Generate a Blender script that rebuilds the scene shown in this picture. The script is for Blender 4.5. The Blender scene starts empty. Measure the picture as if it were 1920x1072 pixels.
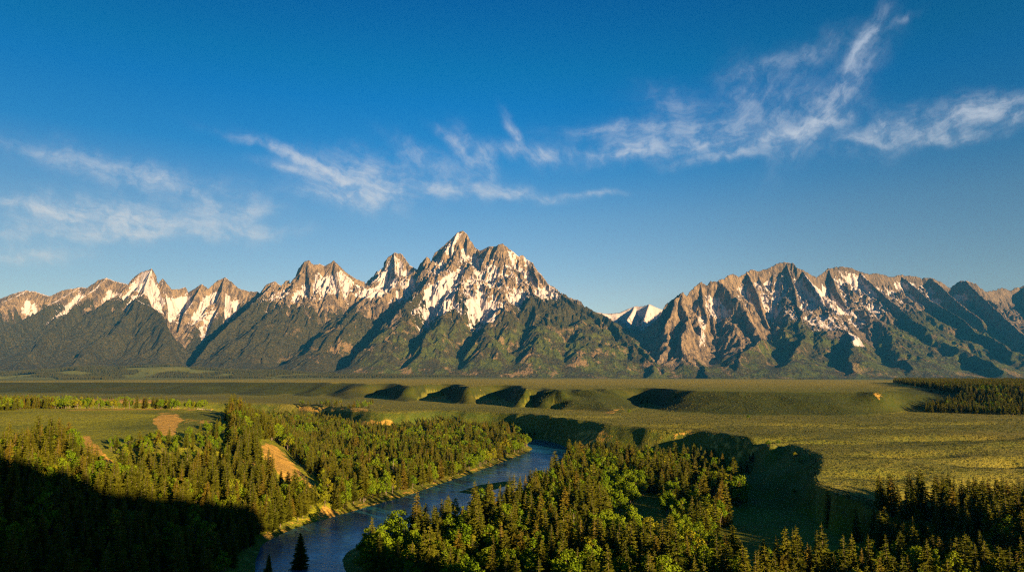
import bpy, math, random
import numpy as np
from mathutils import Matrix, Vector

# ------------------------------------------------------------------ camera, sky, sun
S = bpy.context.scene
COL = S.collection
FPX, CX, CY, HZ = 1297.0, 960.0, 536.0, 695.0       # focal length in photo pixels, image centre, horizon row
TH = math.atan((HZ - CY) / FPX)
CAMZ = 107.0
cd = bpy.data.cameras.new('camera'); cam = bpy.data.objects.new('camera', cd); COL.objects.link(cam)
cam.location = (0, 0, CAMZ); cam.rotation_euler = (math.pi / 2 + TH, 0, 0)
cd.lens = FPX * 36.0 / 1920.0; cd.sensor_width = 36.0
cd.clip_start = 0.5; cd.clip_end = 120000.0
S.camera = cam
SUN_AZ, SUN_EL = 138.0, 9.3                          # clockwise from the view direction, height in degrees
SD = Vector((math.sin(math.radians(SUN_AZ)) * math.cos(math.radians(SUN_EL)),
             math.cos(math.radians(SUN_AZ)) * math.cos(math.radians(SUN_EL)), math.sin(math.radians(SUN_EL))))
sl = bpy.data.lights.new('sun', 'SUN'); so = bpy.data.objects.new('sun', sl); COL.objects.link(so)
sl.energy = 5.0; sl.angle = math.radians(0.53); sl.color = (1.0, 0.67, 0.34)
so.rotation_euler = SD.to_track_quat('Z', 'Y').to_euler(); so.location = (0, 0, 500)
S.view_settings.view_transform = 'Standard'; S.view_settings.look = 'None'
S.view_settings.exposure = 2.0; S.view_settings.gamma = 1.0; S.view_settings.use_curve_mapping = False
S.cycles.max_bounces = 6; S.cycles.transparent_max_bounces = 12; S.cycles.volume_bounces = 0
S.cycles.use_denoising = False; S.cycles.sample_clamp_indirect = 1.0; S.cycles.filter_width = 1.2

W = bpy.data.worlds.new('World'); S.world = W; W.use_nodes = True


class NT:
    """a short hand for node trees"""
    def __init__(s, tree):
        s.t = tree; s.t.nodes.clear()

    def n(s, kind, **kw):
        nd = s.t.nodes.new(kind)
        for k, v in kw.items():
            if k == 'inp':
                for a, b in v.items(): s.set(nd.inputs[a], b)
            else: setattr(nd, k, v)
        return nd

    def set(s, sock, v):
        if isinstance(v, bpy.types.NodeSocket): s.t.links.new(v, sock)
        elif isinstance(v, bpy.types.Node): s.t.links.new(v.outputs[0], sock)
        else:
            if hasattr(sock.default_value, '__len__') and not hasattr(v, '__len__'): v = (v,) * len(sock.default_value)
            if hasattr(v, '__len__') and len(v) == 3 and len(sock.default_value) == 4: v = tuple(v) + (1,)
            sock.default_value = v

    def m(s, op, a, b=None, c=None, clamp=False):
        nd = s.t.nodes.new('ShaderNodeMath'); nd.operation = op; nd.use_clamp = clamp
        for i, v in enumerate((a, b, c)):
            if v is not None: s.set(nd.inputs[i], v)
        return nd.outputs[0]

    def v(s, op, a, b=None, scale=None):
        nd = s.t.nodes.new('ShaderNodeVectorMath'); nd.operation = op
        s.set(nd.inputs[0], a)
        if b is not None: s.set(nd.inputs[1], b)
        if scale is not None: s.set(nd.inputs['Scale'], scale)
        return nd.outputs['Value'] if op in ('LENGTH', 'DOT_PRODUCT', 'DISTANCE') else nd.outputs[0]

    def noise(s, vec, scale, detail=4, rough=0.55, typ='FBM', dist=0.0, lac=2.0):
        nd = s.t.nodes.new('ShaderNodeTexNoise'); nd.noise_type = typ
        s.set(nd.inputs['Vector'], vec)
        nd.inputs['Scale'].default_value = scale; nd.inputs['Detail'].default_value = detail
        nd.inputs['Roughness'].default_value = rough; nd.inputs['Distortion'].default_value = dist
        nd.inputs['Lacunarity'].default_value = lac
        return nd.outputs[0]

    def mix(s, f, a, b, mode='MIX'):
        nd = s.t.nodes.new('ShaderNodeMix'); nd.data_type = 'RGBA'; nd.blend_type = mode
        s.set(nd.inputs[0], f); s.set(nd.inputs[6], a); s.set(nd.inputs[7], b)
        return nd.outputs[2]

    def ss(s, x, a, b, c=0.0, d=1.0):
        nd = s.t.nodes.new('ShaderNodeMapRange'); nd.interpolation_type = 'SMOOTHSTEP'
        s.set(nd.inputs[0], x); s.set(nd.inputs[1], a); s.set(nd.inputs[2], b); s.set(nd.inputs[3], c); s.set(nd.inputs[4], d)
        return nd.outputs[0]

    def ramp(s, x, stops, interp='LINEAR'):
        nd = s.t.nodes.new('ShaderNodeValToRGB'); s.set(nd.inputs[0], x)
        cr = nd.color_ramp; cr.interpolation = interp
        while len(cr.elements) > 1: cr.elements.remove(cr.elements[-1])
        cr.elements[0].position = stops[0][0]; cr.elements[0].color = tuple(stops[0][1]) + (1,)
        for p, c in stops[1:]:
            e = cr.elements.new(p); e.color = tuple(c) + (1,)
        return nd.outputs[0]


def build_world():
    w = NT(W.node_tree)
    sk = w.n('ShaderNodeTexSky', sky_type='NISHITA', sun_disc=False, sun_elevation=math.radians(SUN_EL),
             sun_rotation=math.radians(SUN_AZ), air_density=1.0, dust_density=0.4, ozone_density=3.0, altitude=2000.0)
    d = w.n('ShaderNodeTexCoord').outputs['Generated']
    sep = w.n('ShaderNodeSeparateXYZ', inp={0: d})
    el = w.m('DIVIDE', w.m('ARCSINE', sep.outputs[2]), math.pi / 2)
    tint = w.ramp(el, SKY_TINT)
    col = w.mix(1.0, sk, tint, 'MULTIPLY')
    # gnomonic sky coordinates about the direction of the view, fixed to the sky
    dep = w.m('MAXIMUM', w.v('DOT_PRODUCT', d, (0, math.cos(TH), math.sin(TH))), 0.02)
    a = w.m('DIVIDE', sep.outputs[0], dep); b = w.m('DIVIDE', w.v('DOT_PRODUCT', d, (0, math.sin(TH), -math.cos(TH))), dep)
    p0 = w.n('ShaderNodeCombineXYZ', inp={0: a, 1: b, 2: 0.0}).outputs[0]
    wn = w.n('ShaderNodeTexNoise', inp={'Vector': p0, 'Scale': 9.0, 'Detail': 4.0, 'Roughness': 0.6})
    p = w.v('ADD', p0, w.v('SCALE', w.v('SUBTRACT', wn.outputs['Color'], (0.5, 0.5, 0.5)), scale=0.05))
    total = None
    for gi, grp in enumerate(WISPS):
        acc = None
        for (cx, cy, L, wd, ang, den) in grp[1:]:
            rot = w.n('ShaderNodeMapping', vector_type='TEXTURE', inp={'Vector': p, 'Location': ((cx - CX) / FPX, (cy - CY) / FPX, 0.0),
                      'Rotation': (0, 0, math.radians(ang)), 'Scale': (L / FPX, wd / FPX, 1.0)})
            r2 = w.v('DOT_PRODUCT', rot.outputs[0], rot.outputs[0])
            g = w.m('MULTIPLY', w.m('EXPONENT', w.m('MULTIPLY', r2, -0.9)), den)
            acc = g if acc is None else w.m('ADD', acc, g)
        fl = w.n('ShaderNodeMapping', vector_type='TEXTURE', inp={'Vector': p, 'Location': (gi * 3.0, 0.0, 0.0), 'Rotation': (0, 0, math.radians(grp[0])), 'Scale': (5.0, 1.0, 1.0)})
        st = w.noise(fl.outputs[0], 95.0, 8, 0.68)
        st2 = w.noise(p, 26.0, 5, 0.6)
        k = w.m('MULTIPLY', w.ss(st, 0.30, 0.70, 0.42, 1.25), w.ss(st2, 0.36, 0.64, 0.30, 1.3))
        g = w.m('MULTIPLY', acc, k)
        total = g if total is None else w.m('ADD', total, g)
    ahead = w.ss(w.v('DOT_PRODUCT', d, (0, math.cos(TH), math.sin(TH))), 0.3, 0.5)
    alpha = w.m('MULTIPLY', w.m('SUBTRACT', 1.0, w.m('EXPONENT', w.m('MULTIPLY', total, -1.25))), ahead)
    warm = w.ramp(el, [(0.0, (0.80, 0.74, 0.64)), (0.14, (0.74, 0.76, 0.80)), (0.3, (0.62, 0.70, 0.86))])
    cl = w.v('SCALE', warm, scale=4.4)
    col = w.v('SCALE', col, scale=w.ss(sep.outputs[0], -0.65, 0.1, 0.72, 1.0))
    col = w.v('SCALE', col, scale=w.ss(sep.outputs[0], 0.15, 0.65, 1.0, 0.80))
    col = w.mix(alpha, col, cl)
    bg = w.n('ShaderNodeBackground', inp={0: col, 1: SKY_STRENGTH})
    w.n('ShaderNodeOutputWorld', inp={0: bg.outputs[0]})


SKY_STRENGTH = 0.05
SKY_TINT = [(0.0, (1.20, 0.80, 0.56)), (0.071, (1.09, 0.78, 0.61)), (0.139, (0.66, 0.73, 0.70)), (0.192, (0.14, 0.63, 0.80)), (0.239, (0.03, 0.59, 0.83)),
            (0.269, (0.01, 0.58, 0.77)), (0.33, (0.0, 0.46, 0.72)), (0.6, (0.10, 0.45, 0.66)), (1.0, (0.2, 0.5, 0.66))]
# wisps of high cloud: centre, half length, half width, slant (degrees, downwards to the right), density, all in photo pixels of sky
WISPS = [
    [14, (230, 328, 150, 24, 14, .34), (320, 345, 66, 9, 22, .5), (90, 292, 80, 10, 12, .2), (85, 398, 80, 8, 9, .65), (120, 410, 55, 6, 17, .5), (235, 407, 110, 22, 9, .6), (290, 440, 130, 11, 1, .55),
     (400, 398, 50, 12, 4, .35), (460, 430, 80, 10, 3, .5), (480, 400, 32, 13, -8, .35), (450, 372, 60, 26, 5, .18), (50, 482, 75, 12, 0, .55), (20, 440, 80, 34, 4, .26), (200, 430, 90, 22, 0, .35), (330, 425, 120, 30, 4, .22), (150, 415, 120, 34, 6, .22)],
    [20, (570, 306, 105, 8, 19, .5), (600, 320, 90, 10, 24, .5), (655, 345, 85, 30, 14, .55), (540, 318, 44, 7, 12, .5), (640, 370, 60, 12, 4, .5), (840, 362, 130, 13, 1, .55), (960, 370, 70, 8, 2, .4), (700, 320, 50, 24, 30, .28), (760, 330, 110, 34, 10, .16)],
    [50, (800, 300, 60, 16, 32, .4), (868, 285, 34, 16, 62, .45), (905, 300, 16, 22, 0, .4), (840, 262, 30, 7, 45, .3), (905, 335, 20, 26, 0, .25), (970, 258, 36, 8, 58, .6), (1005, 290, 60, 13, 4, .6), (1095, 290, 14, 7, 0, .3), (1100, 366, 56, 5, -2, .4)],
    [-6, (1300, 248, 160, 20, -3, .34), (1180, 284, 44, 15, -8, .65), (1320, 276, 170, 13, -7, .55), (1170, 243, 80, 9, -3, .35), (1270, 200, 60, 26, 10, .2), (1340, 302, 70, 9, -5, .38), (1390, 297, 34, 5, -8, .35), (1500, 252, 80, 12, -22, .5)],
    [-52, (1560, 190, 110, 24, -52, .40), (1600, 105, 66, 10, -58, .45), (1632, 66, 44, 6, -50, .4), (1685, 44, 34, 5, -28, .3), (1530, 95, 60, 20, -25, .22), (1400, 200, 32, 60, -12, .24), (1430, 130, 60, 12, -10, .14), (1450, 170, 60, 40, -30, .12), (1535, 238, 70, 28, -35, .25), (1480, 215, 60, 30, -30, .22)],
    [-18, (1660, 232, 60, 18, -22, .45), (1740, 236, 100, 22, -14, .45), (1850, 216, 90, 15, -14, .55), (1790, 262, 66, 10, -6, .5), (1912, 226, 26, 12, -10, .5), (1630, 262, 44, 6, 0, .4), (1860, 190, 60, 16, -5, .25)],
]
build_world()

# ------------------------------------------------------------------ photo <-> place
c_, s_ = math.cos(TH), math.sin(TH)


def ray(u, v):
    return np.array([u - CX, FPX * c_ + (v - CY) * s_, FPX * s_ - (v - CY) * c_])


def at_z(u, v, z):
    r = ray(u, v); t = (z - CAMZ) / min(r[2], -1.0)
    return (r[0] * t, r[1] * t)


def at_y(u, v, y):
    r = ray(u, v); t = y / r[1]
    return (r[0] * t, y, CAMZ + r[2] * t)


def proj(x, y, z):
    z = z - CAMZ
    dep = y * c_ + z * s_; up = -y * s_ + z * c_
    dep = np.where(dep > 0.1, dep, 0.1)
    return CX + FPX * x / dep, CY - FPX * up / dep


# ------------------------------------------------------------------ noise
def _h(ix, iy, seed):
    h = (ix.astype(np.int64) * 374761393 + iy.astype(np.int64) * 668265263 + seed * 974634777) & 0xffffffff
    h = ((h ^ (h >> 13)) * 1274126177) & 0xffffffff
    h = ((h ^ (h >> 16)) * 2246822519) & 0xffffffff
    return ((h ^ (h >> 15)) & 0xffffff) / float(0x1000000)


def gn(x, y, seed=0):
    """gradient noise, about -1..1"""
    ix = np.floor(x); iy = np.floor(y); fx = x - ix; fy = y - iy
    u = fx * fx * fx * (fx * (fx * 6 - 15) + 10); w = fy * fy * fy * (fy * (fy * 6 - 15) + 10)
    r = []
    for dx in (0, 1):
        for dy in (0, 1):
            a = _h(ix + dx, iy + dy, seed) * 2 * np.pi
            r.append(np.cos(a) * (fx - dx) + np.sin(a) * (fy - dy))
    return 1.5 * ((r[0] * (1 - u) + r[2] * u) * (1 - w) + (r[1] * (1 - u) + r[3] * u) * w)


def fbm(x, y, lam, octv=4, seed=0, gain=0.5, ridged=False):
    s = 0; a = 1.0; tot = 0
    for o in range(octv):
        n = gn(x / lam + 17.3 * o, y / lam - 9.1 * o, seed + o)
        if ridged: n = 1 - 2 * np.abs(n)
        s = s + a * n; tot += a; a *= gain; lam *= 0.5
    return s / tot


def sst(a, b, x):
    t = np.clip((x - a) / (b - a), 0, 1)
    return t * t * (3 - 2 * t)


def seg_d(px, py, ax, ay, bx, by):
    dx, dy = bx - ax, by - ay; L = dx * dx + dy * dy + 1e-9
    t = np.clip(((px - ax) * dx + (py - ay) * dy) / L, 0, 1)
    ex = px - ax - t * dx; ey = py - ay - t * dy
    return ex * ex + ey * ey, t


def sdf(px, py, poly):
    """signed distance to a closed outline, positive inside"""
    d = np.full(px.shape, 1e30); ins = np.zeros(px.shape, bool)
    n = len(poly)
    for i in range(n):
        ax, ay = poly[i]; bx, by = poly[(i + 1) % n]
        e, _ = seg_d(px, py, ax, ay, bx, by); d = np.minimum(d, e)
        if ay != by:
            c = ((ay > py) != (by > py)) & (px < (bx - ax) * (py - ay) / (by - ay) + ax)
            ins ^= c
    d = np.sqrt(d)
    return np.where(ins, d, -d)


def in_poly(px, py, poly):
    ins = np.zeros(np.shape(px), bool); n = len(poly)
    for i in range(n):
        ax, ay = poly[i]; bx, by = poly[(i + 1) % n]
        if ay != by:
            ins ^= ((ay > py) != (by > py)) & (px < (bx - ax) * (py - ay) / (by - ay) + ax)
    return ins


def smooth_line(pts, it=2):
    """corner cutting on an open line"""
    for _ in range(it):
        q = [pts[0]]
        for a, b in zip(pts[:-1], pts[1:]):
            q.append((a[0] * .75 + b[0] * .25, a[1] * .75 + b[1] * .25)); q.append((a[0] * .25 + b[0] * .75, a[1] * .25 + b[1] * .75))
        q.append(pts[-1]); pts = q
    return pts


# ------------------------------------------------------------------ the lie of the land
Z_FLAT, Z_LOW, Z_HIGH, Z_BLUFF = 3.0, 36.0, 70.0, 62.0
P = lambda pts, z: [at_z(u, v, z) for u, v in pts]

# river banks (left as seen in the photo, then right), water at z = 0
RIV_L = [(-40, 180), (-75, 250), (-118, 330)] + P([(480, 1034), (500, 1012), (560, 986), (640, 964), (700, 946), (760, 930), (812, 911), (880, 889),
        (940, 866), (985, 849), (1001, 841), (985, 833), (950, 829), (900, 828)], 0) + [(-160, 1070), (-420, 1105), (-900, 1290)]
RIV_R = [(60, 60), (-10, 250), (-55, 330)] + P([(651, 1085), (643, 1050), (655, 1030), (700, 1010), (760, 997), (840, 975), (915, 948), (975, 924),
        (1030, 900), (1042, 880), (1056, 862), (1072, 850), (1064, 838), (1040, 828), (1000, 822)], 0) + [(-60, 1100), (-160, 1118), (-420, 1160), (-880, 1340)]
RIV_L = [(200, -60), (60, 40)] + RIV_L
RIV_R = [(230, -20)] + RIV_R
RIV = smooth_line(RIV_L) + smooth_line(RIV_R)[::-1]
ISLE = P([(862, 922), (885, 925), (925, 917), (950, 909), (966, 901), (940, 903), (900, 909)], 0)

# lower bench: lip at its own height, toe at the flat
LOW_LIP = P([(-900, 752), (0, 752), (300, 752), (500, 755), (640, 762), (672, 769), (760, 771), (800, 768), (850, 768), (900, 770), (940, 770),
             (1000, 776), (1080, 786), (1180, 797), (1240, 802), (1300, 804), (1340, 808), (1380, 813), (1405, 818), (1425, 824), (1440, 834), (1455, 826),
             (1475, 826), (1500, 836), (1546, 850), (1530, 870), (1534, 890), (1590, 904), (1650, 918), (1740, 928), (1820, 940), (1900, 955),
             (2000, 975), (2150, 1010)], Z_LOW) + [(420, 200), (600, 60), (2600, 60), (2600, 9000), (-7000, 9000)]
LOW_TOE = P([(-900, 784), (0, 784), (300, 784), (480, 785), (600, 789), (650, 800), (672, 812), (760, 810), (800, 808), (850, 807), (900, 808), (940, 809),
             (1000, 818), (1060, 830), (1078, 842), (1110, 848), (1180, 853), (1260, 860), (1330, 868), (1385, 878), (1412, 888), (1390, 902), (1372, 914), (1420, 932),
             (1500, 958), (1560, 978), (1620, 998), (1740, 1040), (1860, 1082), (2040, 1140)], Z_FLAT) + [(370, 170), (580, 20), (2640, 20), (2640, 9040), (-7040, 9040)]
# upper bench
UP_LIP = P([(-900, 711), (0, 712), (200, 713), (400, 714), (430, 713.6), (450, 714.6), (520, 715), (540, 714.6), (556, 715.4), (600, 715.6), (612, 715.8), (628, 717), (640, 716.8),
            (655, 716.8), (680, 719), (700, 718.6), (735, 717.6), (750, 718.6), (762, 723.2), (773, 723.4), (803, 720.5), (822, 719.6), (860, 719.6), (873, 726.2), (886, 726.4), (908, 721.6), (940, 721), (975, 721.6), (987, 729.6), (999, 730), (1018, 724.5),
            (1030, 724.5), (1037, 730.8), (1048, 731.4), (1062, 727), (1080, 727), (1090, 730), (1102, 727), (1122, 727), (1138, 729), (1150, 727.5), (1175, 726), (1215, 725.5), (1245, 726.5), (1260, 730.5), (1285, 731),
            (1310, 732), (1400, 733), (1500, 733.5), (1600, 733), (1640, 734.5), (1655, 731),
            (1690, 726), (1730, 724.5), (1790, 727), (1850, 730), (1930, 732), (2300, 735)], Z_HIGH) + [(3600, 1300), (3600, 60000), (-40000, 60000), (-40000, 3200)]
UP_TOE = P([(-900, 733), (0, 736), (200, 738), (400, 741), (425, 737), (440, 741), (500, 743), (540, 738), (560, 743), (600, 744), (612, 739), (622, 745), (648, 749), (664, 749), (678, 743.5), (700, 742), (728, 742.5),
            (742, 753), (764, 753.5), (786, 749), (800, 744), (824, 743), (838, 745), (852, 757), (875, 757.5), (890, 756), (906, 749), (928, 746), (948, 748), (957, 756), (970, 764), (988, 763.5), (1000, 759), (1014, 766),
            (1030, 766), (1040, 761), (1052, 769), (1080, 769), (1130, 774), (1150, 777), (1172, 774), (1190, 764), (1204, 758), (1222, 757.5), (1234, 761), (1237, 770), (1290, 775),
            (1400, 779), (1500, 780), (1600, 780), (1652, 778), (1690, 771), (1720, 768), (1800, 772), (1930, 777), (2300, 784)], Z_LOW) + [(3700, 1200), (3700, 61000), (-41000, 61000), (-41000, 2700)]
# wooded bluff on the left with its grassy top
BL_LIP = P([(-700, 763), (0, 763), (180, 766), (300, 766), (380, 767), (408, 771), (405, 781), (380, 790), (340, 800), (290, 797), (240, 801), (200, 803),
            (120, 800), (60, 806), (0, 822), (-80, 850), (-300, 900)], Z_BLUFF) + [(-420, 150), (-1500, 150), (-2000, 700)]
BL_TOE = P([(-700, 775), (0, 775), (300, 775), (430, 776), (500, 790), (560, 822), (610, 870), (650, 905), (676, 930), (650, 960), (560, 985), (498, 1010),
            (474, 1034), (440, 1072), (400, 1130)], Z_FLAT) + [(-180, 200), (-130, 90), (-90, -100), (-1500, 0), (-2100, 700)]


def smooth_ring(pts, it=2):
    for _ in range(it):
        q = []
        for a, b in zip(pts, pts[1:] + pts[:1]):
            q.append((a[0] * .75 + b[0] * .25, a[1] * .75 + b[1] * .25)); q.append((a[0] * .25 + b[0] * .75, a[1] * .25 + b[1] * .75))
        pts = q
    return pts


SM_UP_LIP = smooth_ring(UP_LIP, 1); SM_UP_TOE = smooth_ring(UP_TOE, 1); SM_LOW_LIP = smooth_ring(LOW_LIP, 2); SM_LOW_TOE = smooth_ring(LOW_TOE, 2)


def terrace(x, y, lip, toe, gul=None):
    dl = sdf(x, y, lip); dt = sdf(x, y, toe)
    if gul is not None:
        dl = dl + gul; dt = dt + gul * 0.35
    f = np.where(dl >= 0, 1.0, np.where(dt <= 0, 0.0, dt / (dt + np.abs(dl) + 1e-6)))
    g = f * f * (3 - 2 * f)
    return 0.45 * f + 0.55 * g, f


def bump(x, y, cx, cy, rx, ry, rot=0.0):
    a = math.radians(rot); dx = x - cx; dy = y - cy
    u = (dx * math.cos(a) + dy * math.sin(a)) / rx; w = (-dx * math.sin(a) + dy * math.cos(a)) / ry
    return np.exp(-(u * u + w * w))


# hollows on the lower bench: where (photo), depth, half sizes, turn
DIPS = [(1775, 819, 7.5, 70, 20, 8), (1440, 821, 5, 45, 14, 10), (1560, 827, 5, 60, 13, 0), (1885, 858, 6, 40, 14, 10), (1850, 884, 8, 38, 16, 22), (1722, 889, 4, 26, 9, 10), (1280, 797, 6, 50, 20, -20),
        (1640, 800, 4, 60, 16, 5), (1500, 795, 4, 70, 16, 0), (1820, 793, 4, 60, 14, 0), (1100, 781, 3, 60, 14, 0), (1700, 850, 3, 50, 12, 10), (1640, 873, 3, 30, 9, 0)]


def ground(x, y, info=False):
    r = np.hypot(x, y)
    g1 = 6.0 * fbm(x, y, 70, 4, 3, ridged=True) - 2
    g2 = 12.0 * fbm(x, y, 85, 4, 5, ridged=True) - 3
    tl, fl = terrace(x + 9 * fbm(x, y, 55, 3, 53), y + 9 * fbm(x, y, 55, 3, 54), SM_LOW_LIP, SM_LOW_TOE, g1)
    wx = 22 * fbm(x, y, 130, 3, 51); wy = 22 * fbm(x, y, 130, 3, 52)
    tu, fu = terrace(x + wx, y + wy, SM_UP_LIP, SM_UP_TOE, g2)
    tb, fb = terrace(x, y, BL_LIP, BL_TOE, g1 * 1.3)
    # the valley floor
    z = Z_FLAT + 0.9 * fbm(x, y, 120, 4, 8)
    low = Z_LOW - Z_FLAT + (1.5 * fbm(x, y, 230, 4, 11) + 0.35 * fbm(x, y, 30, 3, 12)) * sst(0.75, 1.0, fl)
    up = (Z_HIGH - Z_LOW) + 0.9 * fbm(x, y, 420, 4, 13)
    # long swells on the lower bench
    for du, dv, dd, rx, ry, ro in DIPS:
        low = low - 1.7 * dd * bump(x, y, *at_z(du, dv, 36), rx, ry, ro) * (1 + .5 * fbm(x, y, 40, 2, 47))
    low = low + 5.0 * bump(x, y, *at_z(1905, 832, 38), 95, 22, 12) + 5.0 * bump(x, y, *at_z(1700, 905, 38), 60, 18, -35)
    low = low - 17.0 * sst(620, 420, y) * sst(140, 240, x)
    z = z + tl * low + tu * up
    # the plain falls gently towards the foot of the range
    far = np.clip((r - 2300) / 7200, 0, 1.6)
    z = z - 56 * far * tu
    zb = Z_FLAT + tb * (Z_BLUFF - Z_FLAT + 1.8 * fbm(x, y, 160, 4, 21) - 13 * sst(760, 520, y)) + tb * 8 * (1 - fb)
    zb = zb + 5.5 * fbm(x, y, 60, 4, 22) * np.clip(4 * fb * (1 - fb), 0, 1)
    z = np.where(fb > 0, np.maximum(z, zb), z)
    # the hill the photograph is taken from, and an unseen ridge behind it shaped to cast the near-left shadow
    d = np.hypot(x * 0.9, y + 40)
    z = np.maximum(z, 97 - 97 * sst(40, 190, d) + 3 * fbm(x, y, 50, 3, 30))
    back = y < 140
    if back.any():
        xb, yb = x[back], y[back]; zz = z[back]; rough = 8 * fbm(xb, yb, 60, 4, 31) + 7 * fbm(xb, yb, 20, 3, 33)
        for a, b in zip(SHADOW_RIDGE[:-1], SHADOW_RIDGE[1:]):
            d2, t = seg_d(xb, yb, a[0], a[1], b[0], b[1]); hh = a[2] + (b[2] - a[2]) * t
            zz = np.maximum(zz, (hh + rough) * np.exp(-d2 / 48.0 ** 2))
        z[back] = zz
    z = z + 165 * bump(x, y, -4700, 8300, 2600, 560, -4) * (0.8 + 0.35 * fbm(x, y, 900, 3, 41)) * (y > 5000)
    # river bed
    rv = sdf(x, y, RIV) + 1.2 * fbm(x, y, 22, 3, 44)
    bank = np.clip(-rv / 14.0, 0, 1)
    zr = np.where(rv > 0, -np.minimum(rv * 0.22, 2.5), 0.25 + bank * 2.2)
    z = np.where(rv > -14, np.minimum(z, np.where(rv > 0, zr, zr + (z - 2.4) * sst(0, 1, bank))), z)
    isl = sdf(x, y, ISLE)
    z = np.where(isl > -8, np.maximum(z, np.clip(0.25 + isl * 0.16, -3, 0.9)), z)
    if info: return z, fl, fu, fb, rv, isl
    return z


SHADOW_RIDGE = []  # crest of the unseen ridge, set sunward from the wanted shadow edge
for _u, _v, _z in [(-200, 805, 72), (0, 842, 64), (100, 872, 56), (215, 902, 48), (330, 925, 38), (450, 952, 20)]:
    _x, _y = at_z(_u, _v, _z); SHADOW_RIDGE.append((_x + 800 * SD.x / math.cos(math.radians(SUN_EL)), _y + 800 * SD.y / math.cos(math.radians(SUN_EL)), _z + 800 * math.tan(math.radians(SUN_EL))))


def fcol(me, name, arr):
    a = me.attributes.new(name, 'FLOAT_COLOR', 'POINT')
    if arr.shape[1] == 3: arr = np.concatenate([arr, np.ones((len(arr), 1))], 1)
    a.data.foreach_set('color', arr.astype(np.float32).ravel())


def grid_mesh(name, V, quads):
    me = bpy.data.meshes.new(name)
    me.vertices.add(len(V)); me.vertices.foreach_set('co', V.astype(np.float32).ravel())
    me.loops.add(quads.size); me.loops.foreach_set('vertex_index', quads.astype(np.int32).ravel())
    me.polygons.add(len(quads)); k = quads.shape[1]
    me.polygons.foreach_set('loop_start', np.arange(0, quads.size, k, dtype=np.int32))
    me.update(calc_edges=True)
    me.polygons.foreach_set('use_smooth', np.ones(len(quads), bool))
    return me


def add(name, me, mat=None, label=None, cat=None, kind=None, group=None, parent=None):
    o = bpy.data.objects.new(name, me); COL.objects.link(o)
    if mat is not None: me.materials.append(mat)
    if label: o['label'] = label
    if cat: o['category'] = cat
    if kind: o['kind'] = kind
    if group: o['group'] = group
    if parent is not None: o.parent = parent
    return o


def material(name):
    m = bpy.data.materials.new(name); m.use_nodes = True
    return m, NT(m.node_tree)


# ------------------------------------------------------------------ materials of the land
def ground_material():
    m, t = material('meadow_and_soil')
    pos = t.n('ShaderNodeNewGeometry').outputs['Position']
    at = t.n('ShaderNodeAttribute', attribute_name='cover')
    sp = t.n('ShaderNodeSeparateColor', inp={0: at.outputs['Color']})
    soil, green, dry = sp.outputs
    at2 = t.n('ShaderNodeAttribute', attribute_name='brush_sun_dim')
    n1 = t.noise(pos, 1 / 90.0, 5, 0.6); n2 = t.noise(pos, 1 / 9.0, 5, 0.65); n3 = t.noise(pos, 1 / 2.2, 3, 0.7)
    grass = t.mix(t.ss(n1, 0.35, 0.65), (0.052, 0.082, 0.007), (0.088, 0.124, 0.010))
    grass = t.mix(t.ss(n2, 0.40, 0.62), grass, (0.110, 0.118, 0.010))
    lush = t.mix(t.ss(n1, 0.4, 0.6), (0.150, 0.165, 0.007), (0.235, 0.240, 0.009))
    c = t.mix(green, grass, lush)
    n0 = t.noise(t.v('MULTIPLY', pos, (0.55, 1.0, 1.0)), 1 / 150.0, 5, 0.68)
    c = t.mix(t.m('MULTIPLY', t.ss(n0, 0.50, 0.66), 0.6), c, (0.17, 0.15, 0.022))
    c = t.mix(t.m('MULTIPLY', t.ss(n0, 0.47, 0.33), 0.55), c, (0.036, 0.062, 0.008))
    c = t.mix(at2.outputs['Color'], c, t.v('SCALE', c, scale=0.42))  # scrub darkening, also painted in to tone down sunlit bench faces
    straw = t.mix(n2, (0.31, 0.25, 0.038), (0.40, 0.31, 0.048))
    c = t.mix(dry, c, straw)
    # sagebrush flecks
    c = t.mix(t.m('MULTIPLY', t.ss(n3, 0.50, 0.60), 0.6), c, (0.030, 0.045, 0.012))
    earth = t.mix(n2, (0.25, 0.150, 0.030), (0.55, 0.335, 0.060))
    sf = t.ss(t.m('ADD', soil, t.m('MULTIPLY', t.m('SUBTRACT', n2, 0.5), 1.6)), 0.45, 0.70)
    c = t.mix(sf, c, earth)
    b = t.n('ShaderNodeBump', inp={'Strength': 0.9, 'Distance': 1.6, 'Height': t.m('ADD', n3, t.m('MULTIPLY', n2, 2.0))})
    p = t.n('ShaderNodeBsdfPrincipled', inp={'Base Color': c, 'Roughness': 0.95, 'Normal': b.outputs[0], 'Specular IOR Level': 0.15})
    t.n('ShaderNodeOutputMaterial', inp={0: p.outputs[0]})
    return m


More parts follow.
